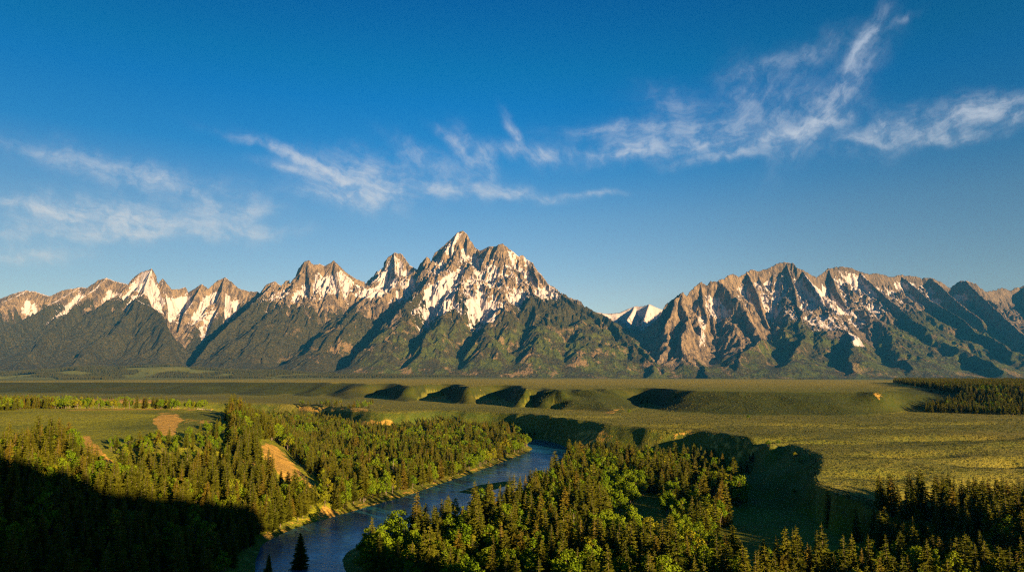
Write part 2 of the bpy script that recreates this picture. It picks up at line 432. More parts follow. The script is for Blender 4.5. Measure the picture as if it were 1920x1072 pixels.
def water_material():
    m, t = material('river_water')
    pos = t.n('ShaderNodeNewGeometry').outputs['Position']
    big = t.noise(pos, 1 / 45.0, 4, 0.6)
    a = t.noise(pos, 1 / 2.6, 4, 0.6); b_ = t.noise(pos, 1 / 11.0, 3, 0.6)
    h = t.m('ADD', t.m('MULTIPLY', a, t.ss(big, 0.35, 0.62, 0.25, 1.3)), t.m('MULTIPLY', b_, 1.2))
    b = t.n('ShaderNodeBump', inp={'Strength': 0.55, 'Distance': 0.6, 'Height': h})
    fr = t.n('ShaderNodeFresnel', inp={'IOR': 1.33, 'Normal': b.outputs[0]})
    body = t.n('ShaderNodeBsdfDiffuse', inp={'Color': (0.010, 0.100, 0.160)})
    gl = t.n('ShaderNodeBsdfGlossy', inp={'Color': (0.50, 0.80, 1.0, 1.0), 'Roughness': 0.10, 'Normal': b.outputs[0]})
    p = t.n('ShaderNodeMixShader', inp={0: fr.outputs[0], 1: body.outputs[0], 2: gl.outputs[0]})
    t.n('ShaderNodeOutputMaterial', inp={0: p.outputs[0]})
    return m


def mountain_material():
    m, t = material('mountain_rock_snow_wood')
    g = t.n('ShaderNodeNewGeometry'); pos = g.outputs['Position']
    at = t.n('ShaderNodeAttribute', attribute_name='cover')
    sp = t.n('ShaderNodeSeparateColor', inp={0: at.outputs['Color']})
    snow, wood, tone = sp.outputs
    pt = t.n('ShaderNodeSeparateColor', inp={0: t.n('ShaderNodeAttribute', attribute_name='patch').outputs['Color']})
    n1 = t.noise(pos, 1 / 260.0, 6, 0.62); n2 = t.noise(pos, 1 / 60.0, 5, 0.65)
    st = t.noise(t.v('MULTIPLY', pos, (1.0, 0.35, 0.28)), 1 / 48.0, 6, 0.75)       # down-slope streaks
    nt = t.noise(pos, 1 / 22.0, 3, 0.7)
    rock = t.mix(n1, (0.18, 0.130, 0.072), (0.32, 0.228, 0.130))
    rock = t.mix(t.ss(st, 0.42, 0.60), rock, (0.080, 0.060, 0.042))
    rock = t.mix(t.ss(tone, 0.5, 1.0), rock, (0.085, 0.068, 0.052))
    forest = t.mix(t.ss(nt, 0.35, 0.65), (0.022, 0.024, 0.007), (0.068, 0.056, 0.018))
    green = t.mix(t.ss(n2, 0.35, 0.65), (0.050, 0.066, 0.008), (0.085, 0.095, 0.014))
    scree = t.mix(nt, (0.19, 0.125, 0.055), (0.27, 0.18, 0.085))
    gf = t.ss(t.m('ADD', n1, t.m('MULTIPLY', n2, 0.5)), 0.70, 0.84)
    sc = t.ss(t.m('ADD', t.noise(t.v('ADD', pos, (900.0, 300.0, 0.0)), 1 / 330.0, 7, 0.7), t.m('MULTIPLY', st, 0.35)), 0.735, 0.79)
    low = t.mix(t.m('MULTIPLY', gf, pt.outputs[1]), forest, green)
    low = t.mix(t.m('MULTIPLY', sc, t.m('MULTIPLY', pt.outputs[0], 0.9)), low, scree)
    fw = t.ss(t.m('ADD', wood, t.m('ADD', t.m('MULTIPLY', t.m('SUBTRACT', n2, 0.5), 0.7), t.m('MULTIPLY', t.m('SUBTRACT', nt, 0.5), 0.5))), 0.44, 0.56)
    c = t.mix(fw, rock, low)
    sn = t.ss(t.m('ADD', snow, t.m('ADD', t.m('MULTIPLY', t.m('SUBTRACT', st, 0.5), 1.0), t.m('MULTIPLY', t.m('SUBTRACT', n2, 0.5), 0.55))), 0.47, 0.53)
    c = t.mix(sn, c, (0.37, 0.32, 0.31))
    hb = t.m('ADD', t.m('MULTIPLY', st, 1.6), t.m('ADD', t.m('MULTIPLY', n2, 1.0), t.m('MULTIPLY', nt, t.m('MULTIPLY', fw, 0.55))))
    b = t.n('ShaderNodeBump', inp={'Strength': t.m('SUBTRACT', 1.0, t.m('MULTIPLY', sn, 0.8)), 'Distance': 55.0, 'Height': hb})
    p = t.n('ShaderNodeBsdfPrincipled', inp={'Base Color': c, 'Roughness': 0.9, 'Normal': b.outputs[0], 'Specular IOR Level': 0.1})
    t.n('ShaderNodeOutputMaterial', inp={0: p.outputs[0]})
    return m


M_GROUND = ground_material(); M_WATER = water_material(); M_MOUNT = mountain_material()

# ------------------------------------------------------------------ ground sheet (fine near, coarse far; all the way round)
BARE = [  # bare earth, outlines seen in the photo: (outline, weight)
    ([(285, 790), (300, 776), (332, 774), (342, 784), (335, 798), (330, 812), (312, 822), (296, 808)], 1.0),
    ([(342, 783), (395, 786), (400, 795), (345, 796)], 0.5),
    ([(488, 832), (508, 830), (530, 850), (562, 880), (585, 906), (588, 924), (560, 918), (522, 890), (496, 862)], 1.0),
    ([(140, 812), (165, 818), (200, 850), (222, 880), (205, 880), (170, 850)], 0.9),
    ([(440, 866), (470, 858), (492, 868), (480, 880), (450, 878)], 0.8),
    ([(595, 975), (605, 945), (625, 955), (640, 965), (600, 985)], 0.9),
    ([(480, 1030), (500, 985), (512, 1000), (600, 968), (700, 946), (702, 950), (560, 990), (500, 1020)], 0.55),
    ([(668, 785), (740, 786), (738, 800), (668, 800)], 0.62),
    ([(1060, 815), (1110, 800), (1160, 812), (1130, 838), (1075, 848)], 0.55),
    ([(1255, 810), (1300, 803), (1310, 815), (1262, 822)], 0.60),
    ([(1330, 812), (1400, 818), (1430, 840), (1400, 870), (1365, 860), (1330, 840)], 0.50),
    ([(60, 771), (150, 766.5), (250, 764.6), (400, 766.6), (425, 776), (400, 769.5), (250, 767.5), (150, 769.5)], .85),
    ([(1130, 773), (1166, 764), (1169, 766.5), (1136, 776)], .9),
    ([(165, 748), (230, 746), (330, 752), (300, 757), (170, 755)], 1.0),
    ([(560, 762), (690, 765), (690, 771), (560, 769)], 1.0),
    ([(1640, 733), (1655, 735), (1650, 750), (1636, 742)], 0.75),
]


def build_ground():
    az = [-180.0]
    while az[-1] < 180:
        a = abs(az[-1]); az.append(az[-1] + (0.085 if a < 39 else 0.3 if a < 55 else 1.2))
    az = np.radians(np.array(az[:-1])); na = len(az)
    rr = [4.0]
    while rr[-1] < 19000:
        r = rr[-1]; rr.append(r + max(1.2, r * (0.0048 if r < 2700 else 0.012 if r < 9500 else 0.06)) if r > 60 else r + 6)
    rr = np.array(rr); nr = len(rr)
    A, R = np.meshgrid(az, rr)
    x = (R * np.sin(A)).ravel(); y = (R * np.cos(A)).ravel()
    z, fl, fu, fb, rv, isl = ground(x, y, True)
    # weathering: the far bench edges are rounded off
    zz = z.reshape(nr, na)
    jj = (az > math.radians(-40)) & (az < math.radians(40))
    sub = zz[:, jj]
    def box(a, k, axis):
        c = np.cumsum(np.concatenate([np.repeat(np.take(a, [0], axis), k + 1, axis), a, np.repeat(np.take(a, [-1], axis), k, axis)], axis), axis)
        n = a.shape[axis]
        return (np.take(c, np.arange(2 * k + 1, 2 * k + 1 + n), axis) - np.take(c, np.arange(0, n), axis)) / (2 * k + 1)
    soft = sub
    soft = box(box(soft, 3, 1), 1, 0)
    wgt = sst(1080, 1350, R[:, jj] * np.cos(A[:, jj]))
    sub = sub * (1 - wgt) + soft * wgt
    soft = box(box(sub, 2, 1), 1, 0)
    rvd = rv.reshape(nr, na)[:, jj]; w2 = sst(-20, -40, rvd) * (1 - wgt)
    zz[:, jj] = sub * (1 - w2) + soft * w2
    z = zz.ravel()
    # cover: red = bare earth, green = lush grass, blue = dry straw
    u, v = proj(x, y, z)
    z2 = z.reshape(nr, na)
    slope = np.abs(np.gradient(z2, axis=0) / np.gradient(R, axis=0)).ravel()
    side = np.abs(np.gradient(z2, axis=1) / (R * np.gradient(A, axis=1) + 1e-6)).ravel()
    sl = np.hypot(slope, side)
    soil = 0.25 * sst(0.6, 1.1, sl)
    near = y > 100
    du = 9 * fbm(x, y, 26, 4, 62); dv = 7 * fbm(x, y, 26, 4, 66)
    for poly, w_ in BARE:
        us, vs_ = [p[0] for p in poly], [p[1] for p in poly]
        k = np.nonzero(near & (y < 2300) & (u > min(us) - 25) & (u < max(us) + 25) & (v > min(vs_) - 20) & (v < max(vs_) + 20))[0]
        thin = min(4.0, 0.22 * (max(vs_) - min(vs_)))
        sd = sdf(u[k] + du[k] * thin / 4, v[k] + dv[k] * thin / 4, poly)
        soil[k] = np.maximum(soil[k], w_ * sst(-thin * 1.3, thin * 1.3, sd))
    soil = np.where((rv > -7) & (rv < 2), np.maximum(soil, 0.45), soil)
    green = np.where(fb > 0, 0.75 * sst(0, 0.1, fb), 0) + 0.5 * (1 - sst(0.0, 0.3, fl))
    gn_ = 0.5 + 0.5 * fbm(x, y, 300, 4, 61)
    dry = np.clip(sst(0.9, 1.0, fu) * (0.45 + 0.4 * gn_), 0, 1) * sst(900, 2500, R.ravel())
    dry = dry * (1 - 0.75 * sst(4300, 6500, R.ravel()))
    dry = np.maximum(dry, 0.45 * sst(0.8, 1, fl) * (1 - sst(0, 0.1, fu)) * gn_)
    br = np.clip(12 * fu * (1 - fu), 0, 1) * (0.85 + 0.5 * fbm(x, y, 60, 3, 64)) 
    br = np.maximum(br, sst(.10, .26, sl) * (fu > 0.002) * (fu < 1.1) * (R.ravel() < 3000) * (R.ravel() > 1000))  # steeper bench faces painted darker against direct sun, besides their scrub
    dry = dry * (1 - np.clip(br, 0, 1))
    cov = np.stack([np.clip(soil, 0, 1), np.clip(green, 0, 1), np.clip(dry, 0, 1)], 1)
    br = np.clip(br + 0.35 * sst(-.1, .4, fbm(x, y, 170, 4, 65)) * (fl > .9) * (fu < .05), 0, 1); br = np.append(br, 0)
    i, j = np.meshgrid(np.arange(nr - 1), np.arange(na), indexing='ij')
    jn = (j + 1) % na
    q = np.stack([i * na + j, (i + 1) * na + j, (i + 1) * na + jn, i * na + jn], -1).reshape(-1, 4)[:, ::-1]
    V = np.stack([x, y, z], 1)
    ring = len(V); V = np.concatenate([V, [[0, 0, float(ground(np.array([0.1]), np.array([0.1]))[0])]]]); cov = np.concatenate([cov, [[0, 0.5, 0]]])
    me = grid_mesh('ground', V, q)
    fcol(me, 'cover', cov); fcol(me, 'brush_sun_dim', np.stack([br, br, br], 1))
    return add('ground', me, M_GROUND, 'rolling green valley floor, grassy benches and plain below the mountains', 'ground', 'structure')


build_ground()

xs = np.array([p[0] for p in RIV]); ys = np.array([p[1] for p in RIV])


def build_river():
    st = 12.0
    gx = np.arange(xs.min() - 30, xs.max() + 30, st); gy = np.arange(ys.min() - 30, ys.max() + 30, st)
    X, Y = np.meshgrid(gx, gy); nx = len(gx)
    d = sdf(X.ravel(), Y.ravel(), RIV).reshape(X.shape)
    ok = d > -16
    i, j = np.meshgrid(np.arange(len(gy) - 1), np.arange(nx - 1), indexing='ij')
    k = ok[i, j] | ok[i + 1, j] | ok[i, j + 1] | ok[i + 1, j + 1]
    q = np.stack([i * nx + j, i * nx + j + 1, (i + 1) * nx + j + 1, (i + 1) * nx + j], -1)[k]
    V = np.stack([X.ravel(), Y.ravel(), np.zeros(X.size)], 1)
    used = np.unique(q); mp = np.zeros(len(V), int); mp[used] = np.arange(len(used))
    me = grid_mesh('river', V[used], mp[q])
    add('river', me, M_WATER, 'blue river winding in an S bend between wooded banks', 'river', 'structure')


build_river()

# ------------------------------------------------------------------ mountains: ridge skeletons (u, v in the photo, distance in km)
SKY_L = [(-260, 600, 12.8), (-160, 575, 12.6), (-80, 590, 12.6), (-30, 565, 12.6), (0, 560, 12.6), (25, 550, 12.5), (50, 544, 12.5), (72, 548, 12.5), (92, 555, 12.5), (115, 545, 12.6), (150, 538, 12.6),
         (162, 540, 12.5), (185, 525, 12.4), (200, 521, 12.3), (215, 527, 12.3), (240, 533, 12.2), (248, 522, 12.1), (262, 510, 12.1), (284, 503, 12.0),
         (292, 515, 12), (300, 527, 12), (306, 519, 12), (313, 527, 12.1), (322, 540, 12.2), (335, 541, 12.3), (347, 537, 12.4), (352, 548, 12.4), (362, 542, 12.3),
         (378, 531, 12.2), (390, 541, 12.3), (405, 527, 12.4), (421, 519, 12.4), (435, 528, 12.3), (447, 540, 12.3), (470, 546, 12.3), (483, 546, 12.2),
         (487, 550, 12.2), (500, 532, 12.0), (515, 527, 12.0), (527, 536, 12.0), (536, 526, 12.1), (545, 523, 12.1), (552, 514, 12.1), (560, 502, 12.1),
         (573, 489, 12.0), (580, 488, 12.0), (590, 497, 12.0), (600, 494, 12.1), (610, 499, 12.1), (625, 487, 12.1), (632, 495, 12.1), (645, 508, 12.2),
         (668, 523, 12.3), (690, 531, 12.5), (700, 518, 12.7), (715, 500, 12.8), (728, 482, 12.8), (740, 474, 12.8), (752, 475, 12.8), (760, 485, 12.7), (768, 497, 12.6),
         (783, 505, 12.5), (790, 492, 12.4), (800, 481, 12.4), (808, 487, 12.4), (815, 474, 12.5), (830, 462, 12.5), (845, 448, 12.5), (857, 436, 12.5),
         (867, 432, 12.5), (875, 438, 12.5), (881, 452, 12.5), (886, 470, 12.4), (893, 473, 12.3), (905, 468, 12.2), (920, 461, 12.1), (928, 463, 12.1),
         (935, 458, 12.0), (943, 457, 12.0), (953, 465, 12.0), (963, 473, 12.0), (972, 480, 12.0), (980, 477, 12.0), (988, 486, 12.0), (1000, 493, 11.9),
         (1008, 508, 11.8), (1020, 520, 11.7), (1030, 533, 11.6), (1048, 547, 11.4), (1070, 562, 11.2), (1090, 573, 11.1), (1112, 580, 11.0), (1125, 588, 10.9),
         (1145, 601, 10.7), (1170, 621, 10.4), (1200, 646, 10.0), (1225, 668, 9.6), (1252, 696, 9.2)]
SKY_B = [(1080, 620, 16.5), (1105, 592, 16.3), (1118, 584, 16), (1140, 588, 16), (1160, 586, 16), (1178, 577, 16), (1190, 573, 16), (1203, 574, 15.9), (1216, 570, 15.8), (1228, 574, 15.8), (1241, 579, 15.8),
         (1260, 592, 16), (1290, 600, 16.2)]
SKY_R = [(1228, 640, 10.4), (1234, 600, 10.7), (1241, 580, 10.9), (1257, 561, 11), (1270, 550, 11), (1277, 547, 11), (1287, 556, 11.1), (1292, 549, 11.2), (1300, 538, 11.3), (1315, 527, 11.4), (1325, 532, 11.4),
         (1333, 524, 11.4), (1345, 526, 11.4), (1358, 523, 11.6), (1366, 517, 12.0), (1376, 514, 12.2), (1385, 520, 12.3), (1400, 510, 12.4), (1410, 506, 12.5),
         (1420, 509, 12.5), (1440, 504, 12.5), (1458, 494, 12.5), (1475, 492, 12.5), (1488, 494, 12.4), (1496, 503, 12.3), (1505, 506, 12.3), (1530, 520, 12.4),
         (1540, 515, 12.6), (1553, 503, 12.8), (1580, 501, 12.8), (1600, 504, 12.8), (1612, 510, 12.8), (1630, 515, 12.9), (1645, 513, 13), (1670, 520, 13.1),
         (1690, 516, 13.2), (1715, 518, 13.2), (1728, 522, 13.2), (1745, 521, 13.1), (1765, 530, 13.1), (1780, 540, 13.1), (1795, 530, 13.1), (1810, 526, 13.0),
         (1830, 533, 12.9), (1850, 548, 12.9), (1862, 545, 13.3), (1880, 540, 13.4), (1893, 546, 13.5), (1905, 540, 13.5), (1920, 537, 13.5), (1960, 530, 13.5),
         (2020, 545, 13.4), (2100, 540, 13.2), (2250, 560, 13), (2400, 560, 13)]
SPURS = [
    [(50, 544, 12.5), (-60, 600, 11), (-170, 680, 9.3)],
    [(150, 538, 12.6), (60, 590, 11.3), (-20, 640, 10.2), (-80, 690, 9.2)],
    [(200, 521, 12.3), (150, 565, 11.3), (90, 625, 10.1), (30, 692, 9.0)],
    [(284, 503, 12.0), (272, 540, 11.5), (258, 566, 11.0), (225, 610, 10.3), (170, 655, 9.6), (130, 692, 9.0)],
    [(262, 562, 11.0), (300, 590, 10.5), (325, 625, 9.9), (330, 655, 9.4), (320, 690, 8.9)],
    [(306, 519, 12.0), (312, 560, 11.6), (316, 590, 11.3)],
    [(378, 531, 12.2), (360, 565, 11.8), (338, 600, 11.3)],
    [(421, 519, 12.4), (415, 560, 11.9), (395, 600, 11.3), (370, 630, 10.9)],
    [(515, 527, 12.0), (490, 555, 11.4), (455, 590, 10.8), (405, 625, 10.2), (350, 662, 9.5), (310, 692, 9.0)],
    [(536, 526, 12.1), (525, 570, 11.3), (500, 610, 10.6), (450, 655, 9.8), (420, 692, 9.1)],
    [(577, 488, 12.0), (585, 530, 11.6), (575, 575, 11.1), (540, 620, 10.4), (500, 660, 9.6), (470, 692, 9.1)],
    [(625, 487, 12.1), (640, 530, 11.7), (628, 565, 11.3)],
    [(740, 474, 12.8), (742, 510, 12.3), (755, 530, 11.9), (715, 560, 11.3), (660, 600, 10.6), (600, 645, 9.9), (545, 692, 9.1)],
    [(755, 530, 11.9), (700, 545, 11.6), (655, 560, 11.4), (620, 590, 10.9)],
    [(800, 481, 12.4), (785, 515, 12.0), (778, 540, 11.7)],
    [(857, 436, 12.5), (845, 475, 12.1), (832, 505, 11.7), (800, 545, 11.2), (785, 565, 10.9), (745, 600, 10.4), (700, 640, 9.8), (640, 692, 9.0)],
    [(875, 438, 12.5), (880, 480, 12.1), (872, 510, 11.7)],
    [(920, 461, 12.1), (900, 500, 11.7), (880, 535, 11.3), (868, 568, 10.9), (840, 610, 10.3), (800, 650, 9.6), (765, 694, 9.0)],
    [(943, 457, 12.0), (945, 500, 11.7), (925, 540, 11.4), (905, 575, 11.1)],
    [(972, 480, 12.0), (975, 520, 11.6), (960, 560, 11.2)],
    [(1000, 493, 11.9), (1010, 535, 11.4), (1000, 560, 11.1), (960, 595, 10.6), (920, 635, 9.9), (885, 694, 9.0)],
    [(1010, 548, 11.2), (1015, 590, 10.6), (1010, 630, 9.9), (985, 694, 9.0)],
    [(1030, 533, 11.6), (1045, 575, 10.9), (1080, 620, 10.2), (1090, 655, 9.6), (1095, 694, 9.0)],
    [(1112, 580, 11.0), (1130, 620, 10.4), (1160, 660, 9.7), (1180, 694, 9.1)],
    [(1158, 612, 10.5), (1190, 655, 9.8), (1235, 694, 9.1)],
    [(1190, 573, 16), (1170, 610, 15.2), (1150, 650, 14.4)], [(1216, 570, 15.8), (1205, 610, 15.0), (1200, 650, 14.3)], [(1241, 579, 15.8), (1240, 620, 15.0)],
    [(1277, 547, 11.0), (1258, 590, 10.5), (1243, 635, 10.0), (1240, 694, 9.3)],
    [(1277, 547, 11.0), (1290, 590, 10.5), (1275, 640, 9.8), (1290, 694, 9.2)],
    [(1315, 527, 11.4), (1325, 575, 10.9), (1318, 620, 10.3)],
    [(1345, 526, 11.4), (1385, 560, 10.9), (1405, 600, 10.4), (1425, 630, 10.0), (1405, 660, 9.6), (1370, 694, 9.1)],
    [(1400, 510, 12.4), (1425, 560, 11.6), (1455, 610, 10.8), (1460, 640, 10.2)],
    [(1475, 492, 12.5), (1490, 540, 11.9), (1500, 590, 11.1), (1510, 620, 10.6), (1490, 650, 9.9), (1450, 694, 9.1)],
    [(1505, 506, 12.3), (1530, 545, 11.7), (1565, 595, 11.0), (1590, 630, 10.3), (1600, 660, 9.7), (1600, 694, 9.1)],
    [(1553, 503, 12.8), (1570, 540, 12.2), (1600, 580, 11.5), (1640, 610, 10.9), (1680, 645, 10.1), (1720, 694, 9.2)],
    [(1612, 510, 12.8), (1655, 550, 12.1), (1700, 590, 11.4), (1760, 630, 10.6), (1830, 665, 9.9), (1880, 694, 9.2)],
    [(1690, 516, 13.2), (1740, 560, 12.5), (1790, 590, 11.8), (1850, 630, 10.9), (1930, 670, 10), (1990, 694, 9.4)],
    [(1745, 521, 13.1), (1790, 560, 12.4), (1840, 600, 11.8)],
    [(1810, 526, 13.0), (1850, 565, 12.3), (1890, 600, 11.6), (1930, 640, 10.9)],
    [(1920, 537, 13.5), (1960, 590, 12.5), (2020, 650, 11.0), (2100, 694, 9.5)],
    [(2100, 540, 13.2), (2180, 620, 11.5), (2250, 694, 9.5)],
]
CANYONS = [  # cut between the spurs: line in the photo, depth, half width (m)
    ([(440, 575, 11.8), (405, 605, 11.2), (365, 640, 10.3), (335, 668, 9.5), (315, 690, 9.0)], 300, 230),
    ([(660, 560, 11.6), (610, 590, 10.9), (560, 630, 10.2), (505, 665, 9.5), (480, 690, 9.0)], 230, 210),
    ([(775, 535, 11.7), (735, 575, 11.0), (690, 620, 10.2), (645, 660, 9.5), (600, 690, 9.0)], 330, 230),
    ([(820, 595, 10.8), (790, 640, 10.0), (745, 690, 9.0)], 200, 150),
    ([(915, 612, 10.6), (880, 650, 9.9), (850, 692, 9.0)], 200, 150),
    ([(330, 560, 12.0), (322, 600, 11.4), (345, 630, 10.8)], 200, 180),
    ([(1438, 575, 11.5), (1440, 620, 10.8), (1462, 655, 9.9), (1440, 690, 9.1)], 180, 170), ([(1335, 560, 11.2), (1345, 620, 10.4), (1330, 690, 9.3)], 160, 150),
    ([(1560, 555, 12.1), (1610, 600, 11.2), (1650, 640, 10.3), (1680, 690, 9.2)], 170, 180), ([(985, 640, 10.2), (955, 692, 9.0)], 120, 130), ([(1075, 600, 10.6), (1050, 692, 9.1)], 110, 130)]
TREELINE = np.array([(-400, 620), (-100, 600), (60, 590), (110, 575), (160, 575), (215, 568), (262, 560), (300, 585), (330, 640), (350, 640), (395, 610), (440, 585), (480, 566), (520, 575),
                     (560, 580), (620, 592), (660, 580), (700, 600), (740, 620), (770, 560), (800, 555), (822, 590), (845, 570), (868, 556), (900, 590), (915, 615), (950, 590), (1000, 555), (1040, 548),
                     (1070, 566), (1100, 580), (1150, 606), (1200, 650), (1235, 690), (1280, 690), (1330, 685), (1400, 665), (1440, 640), (1480, 600), (1520, 610), (1560, 640),
                     (1640, 640), (1680, 600), (1740, 580), (1800, 590), (1860, 620), (1920, 650), (2200, 640)], float)
SNOWLINE = np.array([(-400, 590), (0, 575), (60, 585), (110, 590), (200, 560), (300, 585), (340, 600), (380, 620), (430, 590), (470, 575), (530, 575), (600, 560), (660, 560), (700, 575), (740, 560), (780, 600), (830, 595),
                     (915, 608), (960, 575), (1010, 560), (1060, 562), (1100, 578), (1240, 578), (1250, 560), (1330, 605), (1390, 590), (1440, 600), (1520, 610), (1600, 620), (1640, 600),
                     (1700, 590), (1760, 575), (1800, 580), (1850, 560), (1920, 560), (2200, 580)], float)
SNOWF = [  # large fields: outline in the photo, strength
    ([(832, 468), (858, 438), (868, 436), (862, 446), (848, 470), (838, 480)], 0.55),
    ([(862, 470), (876, 460), (874, 490), (864, 492)], 0.4),
    ([(950, 468), (985, 482), (1000, 500), (975, 500), (955, 485)], 0.3),
    ([(795, 545), (850, 510), (862, 520), (850, 560), (835, 590), (815, 590), (800, 575)], 0.55),
    ([(868, 565), (885, 560), (930, 580), (930, 600), (912, 606), (890, 595)], 0.5),
    ([(660, 552), (700, 540), (745, 520), (745, 535), (715, 555), (680, 560)], 0.5),
    ([(690, 530), (715, 500), (740, 478), (757, 490), (750, 510), (720, 525)], 0.3),
    ([(1000, 550), (1030, 535), (1060, 560), (1020, 562)], 0.45),
    ([(240, 540), (262, 512), (284, 506), (290, 530), (310, 570), (300, 580), (270, 550)], 0.35),
    ([(310, 590), (330, 560), (350, 545), (360, 555), (335, 590), (320, 605)], 0.3),
    ([(600, 530), (640, 505), (665, 530), (640, 560), (600, 545)], 0.35),
    ([(1505, 510), (1540, 545), (1548, 580), (1515, 560), (1495, 540)], 0.4),
    ([(1565, 505), (1620, 515), (1650, 560), (1600, 540)], 0.4),
    ([(1540, 530), (1565, 560), (1600, 590), (1570, 590), (1545, 565)], 0.45),
    ([(1590, 622), (1610, 632), (1622, 650), (1602, 648)], 0.8),
    ([(1670, 525), (1720, 530), (1715, 545), (1680, 540)], 0.35),
    ([(1308, 590), (1325, 600), (1322, 650), (1312, 655)], 0.5),
]


def erosion(x, y, gx, gy, lam, seed):
    """gully pattern that runs down the slope: cell-wise waves lined up with the fall line"""
    mag = np.hypot(gx, gy) + 1e-6; dx = -gy / mag; dy = gx / mag      # across the slope
    X = x / lam; Y = y / lam; ix = np.floor(X); iy = np.floor(Y); fx = X - ix; fy = Y - iy
    s = 0; wt = 0; sx = 0
    for i in (-1, 0, 1):
        for j in (-1, 0, 1):
            hx = _h(ix + i, iy + j, seed); hy = _h(ix + i, iy + j, seed + 7)
            ox = fx - i - hx; oy = fy - j - hy
            w_ = np.exp(-2.2 * (ox * ox + oy * oy))
            a = (ox * dx + oy * dy) * 2 * np.pi * 1.15 + _h(ix + i, iy + j, seed + 3) * 6.28
            s = s + np.cos(a) * w_; sx = sx + np.sin(a) * w_; wt = wt + w_
    return s / wt, sx / wt


def build_mountains():
    st = 12.0
    X, Y = np.meshgrid(np.arange(-11600, 11800, st), np.arange(8150, 13900, st))
    far = None
    ny, nx = X.shape
    segs = []
    for li in [SKY_L, SKY_R] + [s for s in SPURS if max(p[2] for p in s) < 14]:
        pts = [at_y(u, v, k * 1000) for u, v, k in li]
        for a, b in zip(pts[:-1], pts[1:]): segs.append((a, b))

    def field(X, Y, segs, warp=True):
        shp = X.shape; x = X.ravel(); y = Y.ravel()
        am = 30 + 170 * sst(12000, 10300, y) * (y < 13900); wx = x + am * fbm(x, y, 520, 4, 70); wy = y + am * fbm(x, y, 520, 4, 75)
        best = np.full(x.shape, -1e9); bd = np.full(x.shape, 1e9)
        for a, b in segs:
            m = max(a[2], b[2]); R = m / 0.45 + 300
            sel = np.nonzero((wx > min(a[0], b[0]) - R) & (wx < max(a[0], b[0]) + R) & (wy > min(a[1], b[1]) - R) & (wy < max(a[1], b[1]) + R))[0]
            d2, t = seg_d(wx[sel], wy[sel], a[0], a[1], b[0], b[1])
            d = np.sqrt(d2)
            hr = a[2] + (b[2] - a[2]) * t; st_ = sst(350, 1300, hr)
            ea_ = wx[sel] < 2500; lo_ = np.where(ea_, 0.45, 0.32); hi_ = np.where(ea_, 0.58, 0.55)
            h = hr - ((lo_ + (hi_ - lo_) * st_) * d + np.where(ea_, 1.0, 0.97) * (120 + 180 * st_) * (1 - np.exp(-d / 300)))
            k = h > best[sel]
            best[sel] = np.where(k, h, best[sel]); bd[sel] = np.where(k, d, bd[sel])
        return best.reshape(shp), bd.reshape(shp)

    h, bd = field(X, Y, segs)
    base = 0.0
    # soft join with the plain
    k = 60.0
    g0 = np.full_like(h, 8.0)
    h = np.where(np.abs(h - g0) < k, np.maximum(h, g0) + (k - np.abs(h - g0)) ** 2 / (4 * k), np.maximum(h, g0))
    wx_ = X + 70 * fbm(X, Y, 420, 3, 171); wy_ = Y + 70 * fbm(X, Y, 420, 3, 175)
    for line, dep_, wd_ in CANYONS:
        pts = [at_y(u, v, k_ * 1000) for u, v, k_ in line]; d2 = None
        for a, b in zip(pts[:-1], pts[1:]):
            e, _ = seg_d(wx_, wy_, a[0], a[1], b[0], b[1]); d2 = e if d2 is None else np.minimum(d2, e)
        h = h - dep_ * np.exp(-d2 / wd_ ** 2) * sst(60, 420, h)
    h = -6 + (h + 6) * sst(8200, 9350, Y)
    keep = sst(0, 160, bd)
    high = sst(60, 500, h)
    relief = 0
    for lam, amp, seed in ((620, 100, 101), (290, 72, 111), (140, 40, 121), (70, 18, 131)):
        gy, gx = np.gradient(h, st)
        if lam > 200:      # smoothed direction field
            for _ in range(4):
                gx = 0.25 * (np.roll(gx, 2, 0) + np.roll(gx, -2, 0) + np.roll(gx, 2, 1) + np.roll(gx, -2, 1))
                gy = 0.25 * (np.roll(gy, 2, 0) + np.roll(gy, -2, 0) + np.roll(gy, 2, 1) + np.roll(gy, -2, 1))
        e, _ = erosion(X, Y, gx, gy, lam, seed)
        e = e - 0.35 * np.abs(e)
        sl = np.clip(np.hypot(gx, gy) / 0.7, 0, 1.3)
        kk = keep if lam > 100 else 0.35 + 0.65 * keep
        dh = amp * (e - 0.55) * kk * high * sl * (0.45 + 0.55 * sst(600, 1350, h))
        h = h + dh; relief = relief + dh / 100
    h = h + (50 * fbm(X, Y, 150, 5, 140, 0.66, ridged=True) + (60 + 30 * (X > 2600)) * fbm(X, Y, 380, 4, 141, 0.55, ridged=True) * keep) * sst(500, 1300, h) * (0.28 + 0.3 * (X > 2600) + (0.72 - 0.3 * (X > 2600)) * keep)
    h = h + 8 * fbm(X, Y, 60, 3, 145) * high
    gy, gx = np.gradient(h, st); slope = np.hypot(gx, gy)
    # blurred height, to tell hollows from ribs
    hb = h.copy()
    for rr_ in (2, 4, 6):
        hb = 0.25 * (np.roll(hb, rr_, 0) + np.roll(hb, -rr_, 0) + np.roll(hb, rr_, 1) + np.roll(hb, -rr_, 1))
    hollow = np.clip((hb - h) / 30, -1.5, 1.5)
    hc = hb.copy()
    for rr_ in (8, 12):
        hc = 0.25 * (np.roll(hc, rr_, 0) + np.roll(hc, -rr_, 0) + np.roll(hc, rr_, 1) + np.roll(hc, -rr_, 1))
    couloir = np.clip((hc - h) / 70, -1.2, 1.2)
    U, Vv = proj(X, Y, h)
    tl = np.interp(U, TREELINE[:, 0], TREELINE[:, 1]); sn = np.interp(U, SNOWLINE[:, 0], SNOWLINE[:, 1])
    nz = fbm(X, Y, 420, 4, 150)
